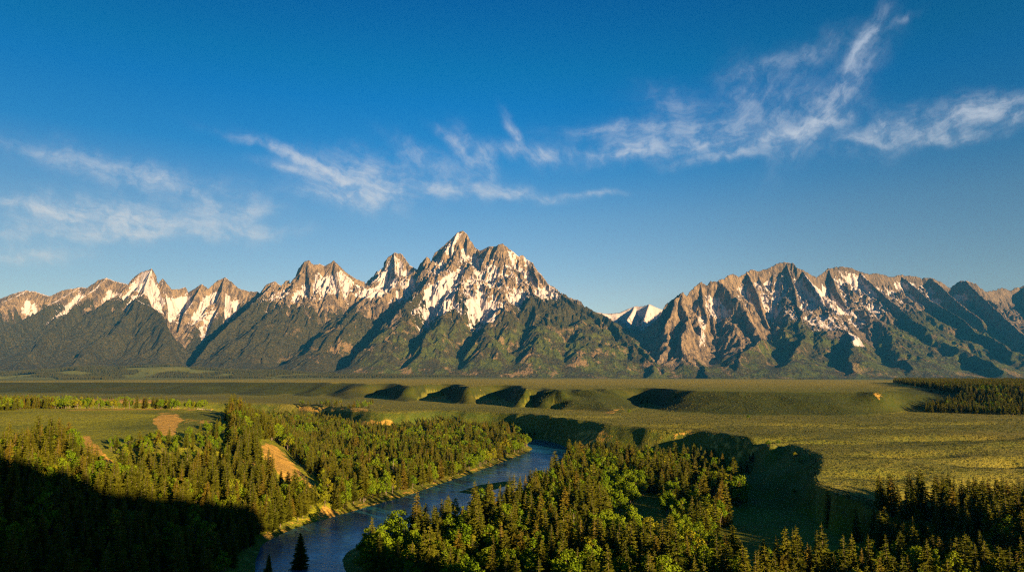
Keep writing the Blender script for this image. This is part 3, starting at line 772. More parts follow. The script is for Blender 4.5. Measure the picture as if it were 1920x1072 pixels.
    wood = 0.5 + (Vv - tl - 14 * nz) / 50.0 - 0.30 * np.clip(hollow, -0.5, 1)
    rich = np.interp(U, [0, 200, 480, 640, 700, 1050, 1240, 1300, 1400, 2000], [.27, .27, .18, .18, .22, .21, .0, .0, .07, .07])
    snow = 0.44 + rich + np.clip((sn - Vv) / 45.0, -0.9, 0.30) + 0.05 * hollow + 0.26 * couloir - 0.34 * np.clip(slope - 0.9, -0.5, 1.2) + 0.16 * nz
    for poly, w_ in SNOWF:
        snow = snow + w_ * in_poly(U.ravel(), Vv.ravel(), poly).reshape(U.shape)
    for poly, w_ in [([(835, 470), (867, 428), (890, 470), (882, 495), (850, 505), (832, 492)], -.34), ([(925, 470), (943, 455), (952, 475), (945, 505), (930, 500)], -.3),
                     ([(553, 500), (577, 484), (592, 500), (590, 535), (560, 540), (545, 530)], -.3), ([(780, 500), (800, 478), (808, 490), (795, 520), (780, 520)], -.3)]:
        snow = snow + w_ * in_poly(U.ravel(), Vv.ravel(), poly).reshape(U.shape)
    snow = np.where(Vv > sn + 60, -1, snow)
    for poly, w_ in SNOWF:
        snow = np.maximum(snow, (w_ * 1.0) * in_poly(U.ravel(), Vv.ravel(), poly).reshape(U.shape))
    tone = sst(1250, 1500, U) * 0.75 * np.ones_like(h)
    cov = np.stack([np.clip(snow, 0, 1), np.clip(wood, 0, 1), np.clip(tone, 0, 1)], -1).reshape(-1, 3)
    pa = np.stack([sst(440, 640, U) * (1 - 0.4 * sst(1300, 1450, U)) * sst(560, 640, Vv), sst(600, 760, U) * sst(575, 640, Vv) + 0 * U, 0 * U], -1).reshape(-1, 3)
    V = np.stack([X, Y, h], -1).reshape(-1, 3)
    i, j = np.meshgrid(np.arange(ny - 1), np.arange(nx - 1), indexing='ij')
    q = np.stack([i * nx + j, i * nx + j + 1, (i + 1) * nx + j + 1, (i + 1) * nx + j], -1).reshape(-1, 4)
    xc = X[i, j].ravel(); yc = Y[i, j].ravel(); uc, _ = proj(xc, yc, np.full(xc.shape, 500.0))
    hq = h[i, j].ravel()
    vis = np.abs(xc) < 0.86 * yc + 300
    parts = [('mountain', uc < 480, 'long snow-streaked ridge of lower peaks above a dark wooded slope at the left end'),
             ('mountain', (uc >= 480) & (uc < 1236), 'tallest snowy massif with a sharp leaning rock summit above a wooded pyramid'),
             ('mountain', uc >= 1236, 'broad dark craggy massif with thin snow streaks beyond the gap')]
    for nm, mk, lab in parts:
        qq = q[mk & vis]
        used = np.unique(qq); mp = np.zeros(len(V), int); mp[used] = np.arange(len(used))
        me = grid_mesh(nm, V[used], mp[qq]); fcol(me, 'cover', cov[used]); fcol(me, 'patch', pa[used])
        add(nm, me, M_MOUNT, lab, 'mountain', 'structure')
    # the far snowy peak in the gap
    st2 = 26.0
    X2, Y2 = np.meshgrid(np.arange(200, 6200, st2), np.arange(14000, 17800, st2))
    sg = []
    for li in [SKY_B] + [s for s in SPURS if max(p[2] for p in s) > 14]:
        pts = [at_y(u, v, k_ * 1000) for u, v, k_ in li]
        sg += list(zip(pts[:-1], pts[1:]))
    h2, b2 = field(X2, Y2, sg)
    h2 = np.maximum(h2, 0)
    gy, gx = np.gradient(h2, st2)
    for lam, amp, seed in ((420, 90, 201), (180, 40, 211)):
        e, _ = erosion(X2, Y2, gx, gy, lam, seed); h2 = h2 + amp * (e - 0.5) * sst(0, 150, b2)
    U2, V2 = proj(X2, Y2, h2)
    cv = np.stack([np.clip(0.75 - (V2 - 575) / 130 + 0.1 * fbm(X2, Y2, 300, 3, 7), 0, 1), sst(600, 640, V2), 0.8 + 0 * V2], -1).reshape(-1, 3)
    n2y, n2x = X2.shape
    i, j = np.meshgrid(np.arange(n2y - 1), np.arange(n2x - 1), indexing='ij')
    q2 = np.stack([i * n2x + j, i * n2x + j + 1, (i + 1) * n2x + j + 1, (i + 1) * n2x + j], -1).reshape(-1, 4)
    me = grid_mesh('mountain', np.stack([X2, Y2, h2], -1).reshape(-1, 3), q2); fcol(me, 'cover', cv)
    add('mountain', me, M_MOUNT, 'small far snow-covered peak seen through the gap between the massifs', 'mountain', 'structure')


build_mountains()


# ------------------------------------------------------------------ trees
def crown_material(name, ca, cb, cc, trans=0.0):
    m, t = material(name)
    oi = t.n('ShaderNodeObjectInfo'); rnd = oi.outputs['Random']
    tc = t.n('ShaderNodeTexCoord').outputs['Object']
    n = t.noise(tc, 0.45, 3, 0.6)
    c = t.mix(rnd, ca, cb)
    r2 = t.m('FRACT', t.m('MULTIPLY', rnd, 17.13))
    c = t.mix(t.ss(r2, 0.72, 1.0), c, cc)
    c = t.mix(t.ss(n, 0.3, 0.7), t.v('SCALE', c, scale=0.72), t.v('SCALE', c, scale=1.25))
    p = t.n('ShaderNodeBsdfPrincipled', inp={'Base Color': c, 'Roughness': 0.9, 'Specular IOR Level': 0.03})
    out = p.outputs[0]
    if trans:
        tr = t.n('ShaderNodeBsdfTranslucent', inp={0: c})
        mx = t.n('ShaderNodeMixShader', inp={0: trans, 1: p.outputs[0], 2: tr.outputs[0]}); out = mx.outputs[0]
    t.n('ShaderNodeOutputMaterial', inp={0: out})
    return m


def bark_material():
    m, t = material('bark')
    tc = t.n('ShaderNodeTexCoord').outputs['Object']
    n = t.noise(t.v('MULTIPLY', tc, (6.0, 6.0, 1.0)), 1.0, 4, 0.7)
    c = t.mix(n, (0.06, 0.045, 0.032), (0.16, 0.12, 0.085))
    p = t.n('ShaderNodeBsdfPrincipled', inp={'Base Color': c, 'Roughness': 0.9})
    t.n('ShaderNodeOutputMaterial', inp={0: p.outputs[0]})
    return m


M_SPRUCE = crown_material('conifer_needles', (0.050, 0.062, 0.005), (0.086, 0.090, 0.006), (0.110, 0.086, 0.008))
M_LEAF = crown_material('broad_leaves', (0.075, 0.135, 0.005), (0.135, 0.190, 0.008), (0.18, 0.18, 0.010), 0.25)
M_BARK = bark_material()


class MB:
    def __init__(s): s.v = []; s.f = []

    def tri(s, a, b, c):
        n = len(s.v); s.v += [a, b, c]; s.f.append((n, n + 1, n + 2))

    def quad(s, a, b, c, d):
        n = len(s.v); s.v += [a, b, c, d]; s.f.append((n, n + 1, n + 2, n + 3))

    def tube(s, pts, rad, k=6):
        rings = []
        for i, (p, r) in enumerate(zip(pts, rad)):
            d = (Vector(pts[min(i + 1, len(pts) - 1)]) - Vector(pts[max(i - 1, 0)])).normalized()
            a = d.orthogonal().normalized(); b = d.cross(a)
            n = len(s.v); rings.append(n)
            for j in range(k):
                th = 2 * math.pi * j / k
                s.v.append(tuple(Vector(p) + (a * math.cos(th) + b * math.sin(th)) * r))
        for r0, r1 in zip(rings[:-1], rings[1:]):
            for j in range(k): s.f.append((r0 + j, r0 + (j + 1) % k, r1 + (j + 1) % k, r1 + j))

    def mesh(s, name, mat):
        me = bpy.data.meshes.new(name); me.from_pydata([tuple(v) for v in s.v], [], s.f); me.update(); me.materials.append(mat)
        return me

    def join(s, o):
        n = len(s.v); s.v += o.v; s.f += [tuple(i + n for i in f) for f in o.f]


def spruce(seed, H=20.0, R=3.1, fine=1.0, bare=0.10, power=0.85):
    """trunk and crown of a spire-shaped conifer: whorls of drooping feathered branches"""
    rg = random.Random(seed); tr = MB(); cr = MB()
    lean = (rg.uniform(-.3, .3), rg.uniform(-.3, .3))
    ax = lambda h: Vector((lean[0] * (h / H) ** 2, lean[1] * (h / H) ** 2, h))
    tr.tube([ax(H * k / 6) for k in range(7)], [0.32 * (1 - k / 6.2) + 0.02 for k in range(7)], 7)
    h = H * bare
    side = rg.uniform(0, 6.28)
    while h < H * 0.985:
        t = (h - H * bare) / (H * (1 - bare))
        L0 = R * (1 - t) ** power * (0.62 + 0.38 * min(1, t * 7)) + 0.18
        nb = max(4, int((4.5 + 5.5 * (1 - t)) * fine))
        ph = rg.uniform(0, 6.28)
        for b in range(nb):
            if rg.random() < 0.07: continue
            a = ph + 2 * math.pi * b / nb + rg.uniform(-.35, .35)
            L = L0 * rg.uniform(0.62, 1.22) * (1 + 0.14 * math.cos(a - side))
            z0 = h + rg.uniform(-.3, .3); up = 0.45 * t - 0.28 + rg.uniform(-.1, .1)
            d = Vector((math.cos(a), math.sin(a), 0)); sd = Vector((-d.y, d.x, 0))
            o = ax(z0)
            ns = max(3, int(L * 1.7 * fine) + 1)
            for k in range(ns):
                s0 = (k + 0.15) / ns
                p = o + d * (L * s0) + Vector((0, 0, L * (up * s0 - 0.16 * s0 * s0 + 0.10 * s0 ** 4)))
                wd = (0.50 * L * (1 - s0) ** 0.7 + 0.22) * rg.uniform(.7, 1.2)
                ln = L / ns * 1.9
                for sg in (-1, 1):
                    tip = p + d * (ln * rg.uniform(.6, 1.1)) + sd * (sg * wd * 0.75) + Vector((0, 0, -wd * rg.uniform(0.15, 0.6)))
                    q = p + d * ln * 0.75 + Vector((0, 0, rg.uniform(-.05, .12)))
                    cr.tri(p, tip, q)
                    if k % 2 == 0:
                        tip2 = p - Vector((0, 0, wd * rg.uniform(.5, 1.0))) + d * ln * .5 + sd * (sg * wd * .3)
                        cr.tri(p, q, tip2)
        h += (0.52 + 0.42 * (1 - t)) / (fine ** 0.5) * H / 20 * rg.uniform(.85, 1.15)
    top = ax(H)
    for k in range(5):
        a = 1.3 * k
        cr.tri(top + Vector((0, 0, .35)), top + Vector((.14 * math.cos(a), .14 * math.sin(a), -.9)), top + Vector((.14 * math.cos(a + 2), .14 * math.sin(a + 2), -1.0)))
    return tr, cr


def cottonwood(seed, H=14.0, R=4.0, n=1500, nb=9):
    """a rounded broadleaf: forking limbs that each carry an uneven cloud of leaf clumps"""
    rg = random.Random(seed); tr = MB(); cr = MB()
    th = H * rg.uniform(.22, .32)
    top = Vector((rg.uniform(-.4, .4), rg.uniform(-.4, .4), th))
    tr.tube([(0, 0, -.3), (top.x * .4, top.y * .4, th * .5), top], [.34, .27, .22], 7)
    blobs = []
    for b in range(nb):
        a = 2.4 * b + rg.uniform(-.4, .4); f = (b + .5) / nb
        rr = R * (0.25 + 0.55 * math.sin(math.pi * min(1, 0.25 + f * 0.85))) * rg.uniform(.6, 1.1)
        c = Vector((math.cos(a) * rr, math.sin(a) * rr, th + (H - th) * (0.12 + 0.74 * f) * rg.uniform(.9, 1.08)))
        br = R * rg.uniform(.34, .56) * (1.1 - .45 * f)
        blobs.append((c, br)); mid = (top + c) * 0.5 + Vector((rg.uniform(-.4, .4), rg.uniform(-.4, .4), .4))
        tr.tube([top, mid, c], [.15, .09, .03], 5)
    tot = sum(b[1] ** 2 for b in blobs)
    for c, br in blobs:
        for k in range(int(n * br * br / tot)):
            d = Vector((rg.gauss(0, 1), rg.gauss(0, 1), rg.gauss(0, 1))).normalized()
            rad = br * (0.55 + 0.5 * rg.random() ** 0.6) * (1 + .25 * math.sin(5 * d.x + 3 * d.z + seed) * math.cos(4 * d.y + seed))
            p = c + Vector((d.x, d.y, d.z * 0.85)) * rad
            s_ = rg.uniform(.22, .48)
            nn = (d + Vector((rg.gauss(0, .6), rg.gauss(0, .6), rg.gauss(0, .6)))).normalized(); a_ = nn.orthogonal().normalized(); b_ = nn.cross(a_)
            cr.quad(p - a_ * s_, p - b_ * s_ * .7, p + a_ * s_, p + b_ * s_ * .7)
    return tr, cr


def shrub(seed, R=0.7, n=40):
    rg = random.Random(seed); cr = MB()
    for k in range(n):
        d = Vector((rg.gauss(0, 1), rg.gauss(0, 1), abs(rg.gauss(0, 1)))).normalized()
        p = Vector((d.x, d.y, d.z * .8)) * R * rg.uniform(.4, 1.05); s_ = R * rg.uniform(.15, .32)
        nn = (d + Vector((rg.gauss(0, .5), rg.gauss(0, .5), rg.gauss(0, .5)))).normalized(); a_ = nn.orthogonal().normalized(); b_ = nn.cross(a_)
        cr.tri(p - a_ * s_, p + a_ * s_, p + b_ * s_ * 1.5)
    return cr


SPR = [spruce(11, 20, 4.0), spruce(12, 20, 3.4, power=.95), spruce(13, 20, 4.6, bare=.16), spruce(14, 20, 3.0, bare=.05, power=.8), spruce(15, 20, 4.2, bare=.22, power=.7)]
COT = [cottonwood(21, 14, 4.6), cottonwood(22, 15, 4.0, 1600, 10), cottonwood(23, 12, 4.9, 1600, 9), cottonwood(24, 16, 3.4, 1500, 9)]
HERO = [spruce(31, 24, 6.2, 2.1), spruce(32, 24, 5.2, 2.1, bare=.06)]
SPR_M = [(a.mesh('trunk', M_BARK), b.mesh('crown', M_SPRUCE)) for a, b in SPR]
COT_M = [(a.mesh('trunk', M_BARK), b.mesh('crown', M_LEAF)) for a, b in COT]
HERO_M = [(a.mesh('trunk', M_BARK), b.mesh('crown', M_SPRUCE)) for a, b in HERO]

# where trees stand: outlines of their feet in the photo -> (group, label, outline, spacing, share of conifers, height range, extra test)
FOREST = [
    ('pen', [(420, 768), (560, 772), (640, 786), (700, 803), (860, 806), (960, 812), (1002, 826), (1002, 846), (940, 870), (880, 894), (812, 917), (700, 953), (640, 970), (560, 985), (480, 900)], 7.9, .55, (14, 25),
     'spire-shaped conifer in the sunlit forest across the river bend', 'rounded green broadleaf tree in the sunlit forest across the river bend'),
    ('hill', [(-150, 780), (60, 790), (240, 803), (400, 792), (410, 768), (440, 762), (560, 780), (700, 920), (690, 955), (600, 985), (500, 1020), (470, 1072), (440, 1130), (-300, 1130), (-300, 780)], 7.8, .86, (14, 25),
     'conifer on the steep wooded slope below the grassy bluff top', 'bushy broadleaf tree on the slope below the grassy bluff top'),
    ('rim', [(-150, 757), (180, 758), (300, 757), (420, 757), (432, 766), (410, 770), (380, 767.5), (180, 767), (-150, 772)], 7, .45, (12, 18),
     'conifer in the tree line behind the grassy bluff top', 'rounded broadleaf tree in the tree line behind the grassy bluff top'),
    ('bank', [(640, 1220), (650, 1075), (720, 1022), (860, 987), (980, 937), (1045, 905), (1062, 872), (1080, 858), (1120, 858), (1300, 874), (1372, 895), (1396, 935), (1400, 980), (1330, 1005), (1320, 1045), (1420, 1068),
              (1560, 1072), (1700, 1062), (1920, 1085), (2050, 1220)], 8.4, .50, (15, 28),
     'conifer with a sunlit top in the near bank wood', 'green broadleaf tree with a sunlit top in the near bank wood'),
    ('row', [(1622, 950), (1700, 948), (1850, 960), (2050, 985), (2050, 1170), (1860, 1120), (1750, 1085), (1630, 1030)], 6.6, .93, (17, 25),
     'dark conifer in the band of trees at the foot of the sagebrush hill', 'leafy tree in the band of conifers at the foot of the sagebrush hill'),
    ('east', [(1675, 717), (1720, 715.5), (2100, 713), (2100, 780), (1900, 778), (1735, 773), (1740, 764), (1800, 750), (1805, 738), (1740, 728)], 8.5, .95, (12, 19),
     'small dark conifer in the wood on the upper bench beyond the sage flat', 'small leafy tree in the wood on the upper bench beyond the sage flat'),
    ('west', [(-150, 747), (60, 745), (330, 751), (430, 762), (-150, 772)], 15, .35, (9, 14),
     'distant conifer on the valley floor beyond the bluff', 'distant rounded tree on the valley floor beyond the bluff'),
    ('valley', [(440, 768), (560, 757), (700, 757), (690, 766), (640, 775), (640, 790), (440, 790)], 13, .55, (9, 15),
     'distant conifer near the pale gravel bar in the far valley', 'distant rounded tree near the pale gravel bar in the far valley'),
    ('cliff', [(740, 797), (830, 786), (900, 786), (940, 800), (1080, 838), (1085, 850), (1000, 822), (900, 812), (740, 812)], 8, .85, (10, 16),
     'dark conifer in the shade under the far bench edge', 'leafy tree in the shade under the far bench edge'),
    ('gully', [(1040, 856), (1130, 850), (1260, 858), (1330, 850), (1390, 862), (1470, 842), (1450, 870), (1400, 888), (1300, 880), (1100, 862)], 9.5, .8, (9, 16),
     'conifer at the foot of the eroded bench cliffs', 'leafy bush at the foot of the eroded bench cliffs'),
]
CLEAR = [[(1160, 965), (1200, 945), (1240, 935), (1243, 962), (1228, 1000), (1165, 1003)],
         [(205, 800), (340, 800), (420, 800), (425, 768), (290, 766), (40, 766), (20, 815), (120, 838), (250, 830)],
         [(478, 828), (510, 826), (545, 850), (600, 905), (606, 934), (572, 936), (522, 908), (486, 874)],
         [(135, 806), (178, 812), (240, 890), (215, 915), (168, 880)]]


def scatter():
    rs = np.random.RandomState(5); out = []
    for key, poly, sp, share, (h0, h1), la, lb in FOREST:
        bx = []
        zt = {'rim': 55, 'west': 36, 'valley': 36, 'east': 60}.get(key, 3)
        pl = [at_z(u, max(v, 712), zt_) for u, v in poly for zt_ in (0, zt, 62) if v > 712]
        x0, x1 = min(p[0] for p in pl), max(p[0] for p in pl); y0, y1 = min(p[1] for p in pl), max(p[1] for p in pl)
        x0, x1, y0, y1 = max(x0, -2600), min(x1, 1900), max(y0 - 30, 60), min(y1, 2600)
        gx, gy = np.meshgrid(np.arange(x0, x1, sp), np.arange(y0, y1, sp))
        x = (gx + rs.uniform(-.48, .48, gx.shape) * sp).ravel(); y = (gy + rs.uniform(-.48, .48, gx.shape) * sp).ravel()
        u0, v0 = proj(x, y, np.full(x.shape, 30.0)); k = (u0 > -260) & (u0 < 2180); x, y = x[k], y[k]
        z, fl, fu, fb, rv, isl = ground(x, y, True)
        u, v = proj(x, y, z)
        k = in_poly(u, v, poly) & (rv < -5) & (z > 1.2)
        for c in CLEAR: k &= ~in_poly(u, v, c)
        dn = fbm(x, y, 60, 3, 88)
        if key == 'pen': k &= (fl < .05) & (fb < .05) & (dn > -.42)
        if key == 'hill': k &= (fb > .03) & (fb < 1.0) & (dn > -.5)
        if key == 'rim': k &= (fb > .3) & (y > 680) & (y < 960)
        if key in ('west', 'valley'): k &= (fb < .02) & (dn > 0.0)
        if key == 'row': k &= dn > -.45
        if key == 'east': k &= (fl > .9) & (dn > -.35) & (y < 2450)
        if key == 'bank': k &= (fl < .25) & (dn > np.where((u > 1150) & (v < 1010), -.12, -.30))
        if key in ('gully', 'cliff'): k &= (fl < .75) & (dn > -.05)
        x, y, z, u, v = x[k], y[k], z[k], u[k], v[k]
        sh = share + 1.3 * fbm(x, y, 60, 3, 91)
        if key == 'hill': sh = np.where((u > 170) & (u < 430) & (v < 875), 0.25, sh)
        con = rs.rand(len(x)) < sh
        shr = (key == 'hill') & (u > 140) & (u < 430) & (v < 880)
        hh = h0 + (h1 - h0) * rs.beta(1.2, 1.3, len(x)) * np.clip(1 + .9 * fbm(x, y, 40, 2, 93), .42, 1.4)
        hh = np.where(con, hh, hh * .76)
        hh = np.where(shr & ~con, hh * .5, np.where(shr, hh * .6, hh))
        for i in range(len(x)): out.append((x[i], y[i], z[i], hh[i], bool(con[i]), key))
    return out


def gz(x, y): return float(ground(np.array([float(x)]), np.array([float(y)]))[0])


TREES = scatter(); print("ground at camera", gz(0.1, 0.1))
LABELS = {f[0]: (f[5], f[6]) for f in FOREST}
print('trees', len(TREES), {k: sum(1 for t in TREES if t[5] == k) for k in LABELS})


def visible_size(trees):
    """how many cells of a coarse picture each tree shows in, near trees first"""
    x, y, z, h = (np.array([t[i] for t in trees]) for i in range(4))
    ub, vb = proj(x, y, z); ut, vt = proj(x, y, z + h)
    w_ = h * 0.17 / y * FPX; order = np.argsort(y); buf = np.zeros((1072 // 2, 1920 // 2), bool); res = np.zeros(len(trees))
    for i in order:
        a0, a1 = int((ub[i] - w_[i]) / 2), int((ub[i] + w_[i]) / 2) + 1; b0, b1 = int(vt[i] / 2), int(vb[i] / 2) + 1
        a0, a1, b0, b1 = max(a0, 0), min(a1, 960), max(b0, 0), min(b1, 536)
        if a1 <= a0 or b1 <= b0: continue
        sub = buf[b0:b1, a0:a1]; res[i] = (~sub).sum(); sub[:] = True
    return res


def place(kind, meshes, x, y, z, h, H, label, group, rot, sxy=1.0, cat='tree'):
    e = bpy.data.objects.new(kind, None); COL.objects.link(e)
    e.location = (x, y, z - 0.3); s = h / H; e.scale = (s * sxy, s * sxy, s); e.rotation_euler = (0, 0, rot)
    e['label'] = label; e['category'] = cat
    if group: e['group'] = group
    for nm, me in zip(('trunk', 'crown'), meshes):
        c = bpy.data.objects.new(nm, me); COL.objects.link(c); c.parent = e
    return e


def at_height(u, vtop, h, lo=70, hi=900):
    """the point along a bearing where a tree of height h has its top in row vtop"""
    best = None
    for d in np.arange(lo, hi, 4.0):
        x, y, zt = at_y(u, vtop, d); g = gz(x, y); e = abs(zt - g - h)
        if best is None or e < best[0]: best = (e, x, y, g, zt - g)
    return best[1:]


GROUPS = {'pen': 'forest across the river bend', 'hill': 'forest on the bluff slope', 'rim': 'tree line behind the bluff top', 'bank': 'wood on the near river bank', 'row': 'conifers below the sagebrush hill',
          'east': 'wood on the upper bench', 'west': 'scattered trees beyond the bluff', 'valley': 'trees by the far gravel bar', 'cliff': 'trees under the far bench edge', 'gully': 'trees under the eroded cliffs'}


def plant():
    rg = random.Random(77)
    vs = visible_size(TREES)
    for con, kind, meshes, Hs in ((True, 'spruce_tree', SPR_M, [20] * 5), (False, 'cottonwood_tree', COT_M, [14, 15, 12, 16])):
        idx = [i for i, t in enumerate(TREES) if t[4] == con]
        idx.sort(key=lambda i: -vs[i])
        solo = [i for i in idx[:285] if vs[i] > 12]; rest = [i for i in idx if i not in set(solo)]
        for i in solo:
            x, y, z, h, _, key = TREES[i]; m = rg.randrange(len(meshes))
            place(kind, meshes[m], x, y, z, h, Hs[m], LABELS[key][0 if con else 1], GROUPS[key] + (', conifers' if con else ', broadleaf trees'), rg.uniform(0, 6.28), rg.uniform(.85, 1.15))
        pts = []
        for i in rest:
            x, y, z, h, _, key = TREES[i]; m = rg.randrange(len(meshes))
            pts.append((x, y, z - .3, rg.uniform(0, 6.28), h / Hs[m], m))
        col = bpy.data.collections.new(kind + '_kinds')
        for k, (a, b) in enumerate(SPR if con else COT):
            me = MB(); me.join(a); nf = len(a.f); me.join(b)
            mm = me.mesh('tree_form', M_BARK); mm.materials.append(M_SPRUCE if con else M_LEAF)
            mi = np.ones(len(mm.polygons), np.int32); mi[:nf] = 0; mm.polygons.foreach_set('material_index', mi)
            ob = bpy.data.objects.new('tree_form_%d' % k, mm); col.objects.link(ob)
        stuff('forest', pts, col, 'dense forest of dark pointed conifers filling the valley and slopes' if con else 'leafy green broadleaf trees mixed through the forest')


def stuff(name, pts, col, label, cat='forest'):
    P_ = np.array(pts)
    me = bpy.data.meshes.new(name); me.vertices.add(len(P_)); me.vertices.foreach_set('co', P_[:, :3].astype(np.float32).ravel())
    for nm, c in (('turn', 3), ('size', 4)):
        a = me.attributes.new(nm, 'FLOAT', 'POINT'); a.data.foreach_set('value', P_[:, c].astype(np.float32))
    a = me.attributes.new('which', 'INT', 'POINT'); a.data.foreach_set('value', P_[:, 5].astype(np.int32))
    o = add(name, me, None, label, cat, 'stuff')
    g = bpy.data.node_groups.new('scatter_' + name, 'GeometryNodeTree')
    g.interface.new_socket('Geometry', in_out='INPUT', socket_type='NodeSocketGeometry')
    g.interface.new_socket('Geometry', in_out='OUTPUT', socket_type='NodeSocketGeometry')
    N = g.nodes.new; L = g.links.new
    gi = N('NodeGroupInput'); go = N('NodeGroupOutput')
    ci = N('GeometryNodeCollectionInfo'); ci.inputs['Collection'].default_value = col; ci.inputs['Separate Children'].default_value = True; ci.inputs['Reset Children'].default_value = True
    ip = N('GeometryNodeInstanceOnPoints'); ip.inputs['Pick Instance'].default_value = True

    def attr(nm, ty):
        n = N('GeometryNodeInputNamedAttribute'); n.data_type = ty; n.inputs['Name'].default_value = nm
        return n.outputs['Attribute']
    cx = N('ShaderNodeCombineXYZ'); L(attr('turn', 'FLOAT'), cx.inputs[2])
    er = N('FunctionNodeEulerToRotation'); L(cx.outputs[0], er.inputs[0])
    L(gi.outputs[0], ip.inputs['Points']); L(ci.outputs[0], ip.inputs['Instance']); L(attr('which', 'INT'), ip.inputs['Instance Index'])
    L(er.outputs[0], ip.inputs['Rotation']); L(attr('size', 'FLOAT'), ip.inputs['Scale']); L(ip.outputs[0], go.inputs[0])
    md = o.modifiers.new('scatter', 'NODES'); md.node_group = g
    return o


plant()

M_FAR = crown_material('far_needles', (0.020, 0.024, 0.006), (0.038, 0.036, 0.009), (0.046, 0.038, 0.010))


def far_wood():
    rs = np.random.RandomState(9)
    poly = [(-60, 683), (120, 681), (330, 681), (480, 684), (620, 690), (900, 698), (1250, 701), (1480, 702), (1720, 702), (1930, 700), (1930, 706.5), (1480, 706.3), (1100, 706.3), (780, 706.8), (760, 708), (430, 709), (270, 708), (300, 704.5),
            (220, 702), (240, 708), (200, 711), (110, 711), (100, 708), (0, 706)]
    sp = 15.0
    gx, gy = np.meshgrid(np.arange(-7000, 7200, sp), np.arange(3300, 9400, sp))
    x = (gx + rs.uniform(-.5, .5, gx.shape) * sp).ravel(); y = (gy + rs.uniform(-.5, .5, gx.shape) * sp).ravel()
    k = np.abs(x) < .82 * y; x, y = x[k], y[k]
    dn = fbm(x, y, 700, 4, 301); k = dn > -.12; x, y = x[k], y[k]
    z = ground(x, y); u, v = proj(x, y, z)
    k = in_poly(u, v, poly); x, y, z = x[k], y[k], z[k]
    col = bpy.data.collections.new('far_kinds')
    for q in range(3):
        rg = random.Random(q); m = MB()
        for lev in range(4):
            zb_ = 1.5 + lev * 4.3; r = (4.4 - lev * .95) * rg.uniform(.9, 1.1)
            for j in range(6):
                a = j * math.pi / 3 + lev; b = a + math.pi / 3
                m.tri((r * math.cos(a), r * math.sin(a), zb_ + rg.uniform(-.8, .8)), (r * math.cos(b), r * math.sin(b), zb_ + rg.uniform(-.8, .8)), (0, 0, zb_ + 7.2))
        me = m.mesh('far_form', M_FAR); ob = bpy.data.objects.new('far_form_%d' % q, me); col.objects.link(ob)
    n = len(x); print('far wood', n)
    pts = np.stack([x, y, z, rs.uniform(0, 6.28, n), rs.uniform(.7, 1.4, n), rs.randint(0, 3, n)], 1)
    stuff('forest', pts, col, 'far dark conifer forest along the foot of the mountains')


far_wood()


def sage():
    rs = np.random.RandomState(19)
    n0 = 90000
    d = 380 * np.exp(rs.rand(n0) * math.log(1500 / 380)); a = np.radians(rs.uniform(-14, 40, n0))
    x, y = d * np.sin(a), d * np.cos(a)
    k = fbm(x, y, 45, 3, 401) + rs.uniform(-.5, .5, n0) > .05; x, y = x[k], y[k]
    z, fl, fu, fb, rv, isl = ground(x, y, True)
    k = (fl > .72) & (fb < .02) & ((fu < .98)); x, y, z = x[k], y[k], z[k]
    col = bpy.data.collections.new('sage_kinds')
    for q in range(3):
        me = shrub(q, 0.75, 34).mesh('tuft', M_SAGE); ob = bpy.data.objects.new('tuft_%d' % q, me); col.objects.link(ob)
    n = len(x); print('sage', n)
    pts = np.stack([x, y, z - .05, rs.uniform(0, 6.28, n), rs.uniform(.5, 1.5, n) * (1 + .4 * sst(500, 1300, y)), rs.randint(0, 3, n)], 1)
    stuff('sagebrush', pts, col, 'low grey-green sagebrush speckling the open bench', 'sagebrush')


M_SAGE = crown_material('sagebrush', (0.055, 0.070, 0.018), (0.095, 0.105, 0.028), (0.13, 0.12, 0.035))
sage()

# single trees that stand out
for u, vt, h, m, lab in [
        (565, 996, 22, 0, 'dark spruce standing out against the river at the bottom edge'),
        (505, 1036, 17, 1, 'small dark spruce just beside the spruce that overlaps the river'),
        (28, 868, 26, 0, 'tall shaded conifer at the bottom corner of the dark slope'),
        (128, 1010, 18, 1, 'pointed dark conifer in front of the tall shaded corner conifer'),
        (178, 1000, 19, 1, 'narrow dark conifer second from the corner along the bottom edge'),
        (430, 950, 24, 0, 'broad shaded conifer low on the dark slope short of the river'),
        (80, 960, 22, 1, 'shaded conifer tucked behind the pointed corner conifer'),
        (300, 1005, 20, 0, 'dark conifer midway along the shaded bottom slope'),
        (350, 985, 21, 1, 'dark narrow conifer beside the broad shaded conifer on the slope')]:
    x, y, g, hh = at_height(u, vt, h, 90, 420)
    place('spruce_tree', HERO_M[m], x, y, g, max(min(hh, 32), 10), 24, lab, None, u * .7)
for u, vt, h, lab in [
        (817, 948, 26, 'tall golden lone spruce rising above the near bank wood by the river'),
        (1026, 888, 27, 'tall broad conifer, taller of the pair beside the river bend'),
        (1003, 894, 25, 'shorter conifer of the tall pair beside the river bend'),
        (1553, 918, 18, 'lone conifer on the dark meadow below the bench slope'),
        (1603, 947, 21, 'slim lone conifer at the end of the dark conifer band'),
        (962, 908, 20, 'dark conifer leaning over the river beside the low island')]:
    x, y, g, hh = at_height(u, vt, h, 330, 700)
    place('spruce_tree', SPR_M[0 if h > 24 else 3], x, y, g, max(min(hh, 32), 10), 20, lab, None, u * .7, 1.15)
x, y, g, hh = at_height(853, 930, 15, 330, 700)
place('cottonwood_tree', COT_M[0], x, y, g, 14, 14, 'dark round-topped tree at the river edge of the near wood', None, 1.0)
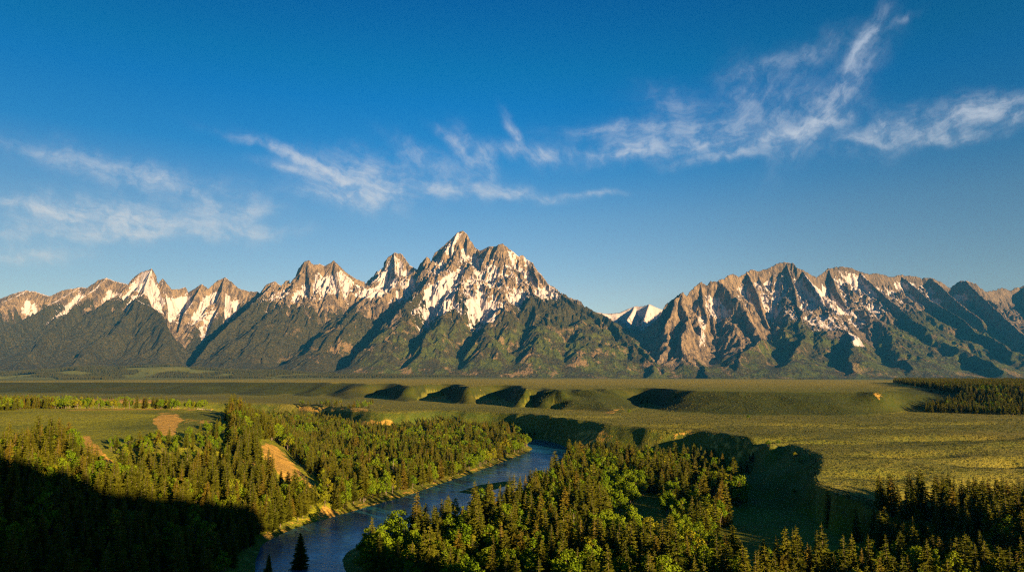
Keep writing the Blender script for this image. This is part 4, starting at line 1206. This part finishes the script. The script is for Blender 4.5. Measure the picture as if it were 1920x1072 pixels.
for u, vb, h, sh, lab in [(1405, 828, 7, 'c', 'small bushy tree on the rim of the bench above the cliffs'), (1440, 832, 6, 'c', 'dark shrub filling the head of the ravine'), (1460, 826, 5, 'c', 'twin-topped bush on the lip of the ravine'), (1490, 845, 5, 'c', 'low bush at the edge of the ravine'),
                          (1490, 946, 4, 'c', 'small dark bush on the shaded meadow'), (1720, 724, 9, 'c', 'round bushy tree at the edge of the upper bench wood'),
                          (1180, 812, 7, 'c', 'rounded bush on the sunlit bench nose above the cliffs'), (240, 768, 0, 0, 0)]:
    if not h: continue
    for zz in (36, 70, 3):
        x, y = at_z(u, vb, zz); g = gz(x, y)
        if abs(g - zz) < 12: break
    place('bushy_tree', COT_M[2], x, y, g, h, 12, lab, None, u)


def snag(seed, H=17.0):
    rg = random.Random(seed); tr = MB(); br = MB()
    tr.tube([(0, 0, -.3), (.1, 0, H * .4), (.25, .1, H * .75), (.2, .25, H)], [.34, .24, .14, .04], 7)
    for k in range(22):
        h = H * rg.uniform(.25, .95); a = rg.uniform(0, 6.28); L = (1 - h / H) * 2.6 + .5
        p = Vector((.2 * h / H, .1 * h / H, h)); q = p + Vector((math.cos(a) * L, math.sin(a) * L, -L * rg.uniform(.05, .4)))
        br.tube([p, (p + q) / 2 + Vector((0, 0, .08)), q], [.06, .04, .015], 4)
    return tr, br


def snags():
    m, t = material('dead_wood')
    n = t.noise(t.n('ShaderNodeTexCoord').outputs['Object'], 3.0, 4, 0.7)
    p = t.n('ShaderNodeBsdfPrincipled', inp={'Base Color': t.mix(n, (0.16, 0.13, 0.10), (0.34, 0.29, 0.23)), 'Roughness': 0.9})
    t.n('ShaderNodeOutputMaterial', inp={0: p.outputs[0]})
    for q, (u, v, h, lab) in enumerate([(737, 862, 20, 'bare grey dead trunk standing in the forest across the river'), (1230, 838, 15, 'bleached dead snag under the bench cliffs'),
                                        (1075, 960, 18, 'thin leafless snag among the near bank trees')]):
        x, y, g, hh = at_height(u, v, h, 330, 1000)
        e = bpy.data.objects.new('dead_tree', None); COL.objects.link(e); e.location = (x, y, g); e['label'] = lab; e['category'] = 'tree'
        e.scale = (h / 17.0,) * 3
        a, b = snag(50 + q)
        for nm, mb in (('trunk', a), ('branches', b)):
            o = bpy.data.objects.new(nm, mb.mesh(nm, m)); COL.objects.link(o); o.parent = e


snags()


def guard_rail():
    m, t = material('weathered_timber')
    n = t.noise(t.n('ShaderNodeTexCoord').outputs['Object'], 2.0, 4, 0.7)
    p = t.n('ShaderNodeBsdfPrincipled', inp={'Base Color': t.mix(n, (0.30, 0.25, 0.18), (0.50, 0.43, 0.32)), 'Roughness': 0.85})
    t.n('ShaderNodeOutputMaterial', inp={0: p.outputs[0]})
    def spot(u, v):
        best = min(((abs(proj(*[np.array(q) for q in (at_z(u, v, z) + (gz(*at_z(u, v, z)),))])[1] - v), z) for z in np.arange(44, 66, 1.0)))
        x, y = at_z(u, v, best[1]); return Vector((x, y, gz(x, y)))
    a, b = spot(370, 767.2), spot(396, 769.5)
    e = bpy.data.objects.new('guard_rail', None); COL.objects.link(e); e.location = a
    e['label'] = 'short pale timber guard rail at the far corner of the bluff top'; e['category'] = 'railing'
    def box(c, d, hx, hy, hz, name):
        mb = MB(); d = d.normalized(); s_ = Vector((-d.y, d.x, 0)).normalized(); up = d.cross(s_)
        v = [c + d * (i * hx) + s_ * (j * hy) + up * (k * hz) for i in (-1, 1) for j in (-1, 1) for k in (-1, 1)]
        mb.v = v; mb.f = [(0, 1, 3, 2), (4, 6, 7, 5), (0, 4, 5, 1), (2, 3, 7, 6), (0, 2, 6, 4), (1, 5, 7, 3)]
        o = bpy.data.objects.new(name, mb.mesh(name, m)); COL.objects.link(o); o.parent = e
    d = b - a
    for hgt in (0.55, 1.05): box(d / 2 + Vector((0, 0, hgt)), d, d.length / 2, .07, .12, 'rail')
    for k in range(9):
        box(d * (k / 8) + Vector((0, 0, .6)), Vector((0, 0, 1)) if False else Vector((d.x, d.y, 0)), .13, .13, .65, 'post')


guard_rail()

# ------------------------------------------------------------------ the air
def haze():
    m = bpy.data.materials.new('air'); m.use_nodes = True; t = NT(m.node_tree)
    pv = t.n('ShaderNodeVolumePrincipled', inp={'Color': (0.05, 0.42, 1.0), 'Density': 1.0e-5, 'Anisotropy': 0.0})
    o = t.n('ShaderNodeOutputMaterial'); t.t.links.new(pv.outputs[0], o.inputs['Volume'])
    x, y0, y1, z0, z1 = 20000, -20000, 20000, -8.0, 2850.0
    v = [(a, b, c) for a in (-x, x) for b in (y0, y1) for c in (z0, z1)]
    f = [(0, 1, 3, 2), (4, 6, 7, 5), (0, 4, 5, 1), (2, 3, 7, 6), (0, 2, 6, 4), (1, 5, 7, 3)]
    me = bpy.data.meshes.new('haze'); me.from_pydata(v, [], f); me.update()
    add('haze', me, m, 'thin bluish morning haze over the valley and mountains', 'haze', 'stuff')


haze()
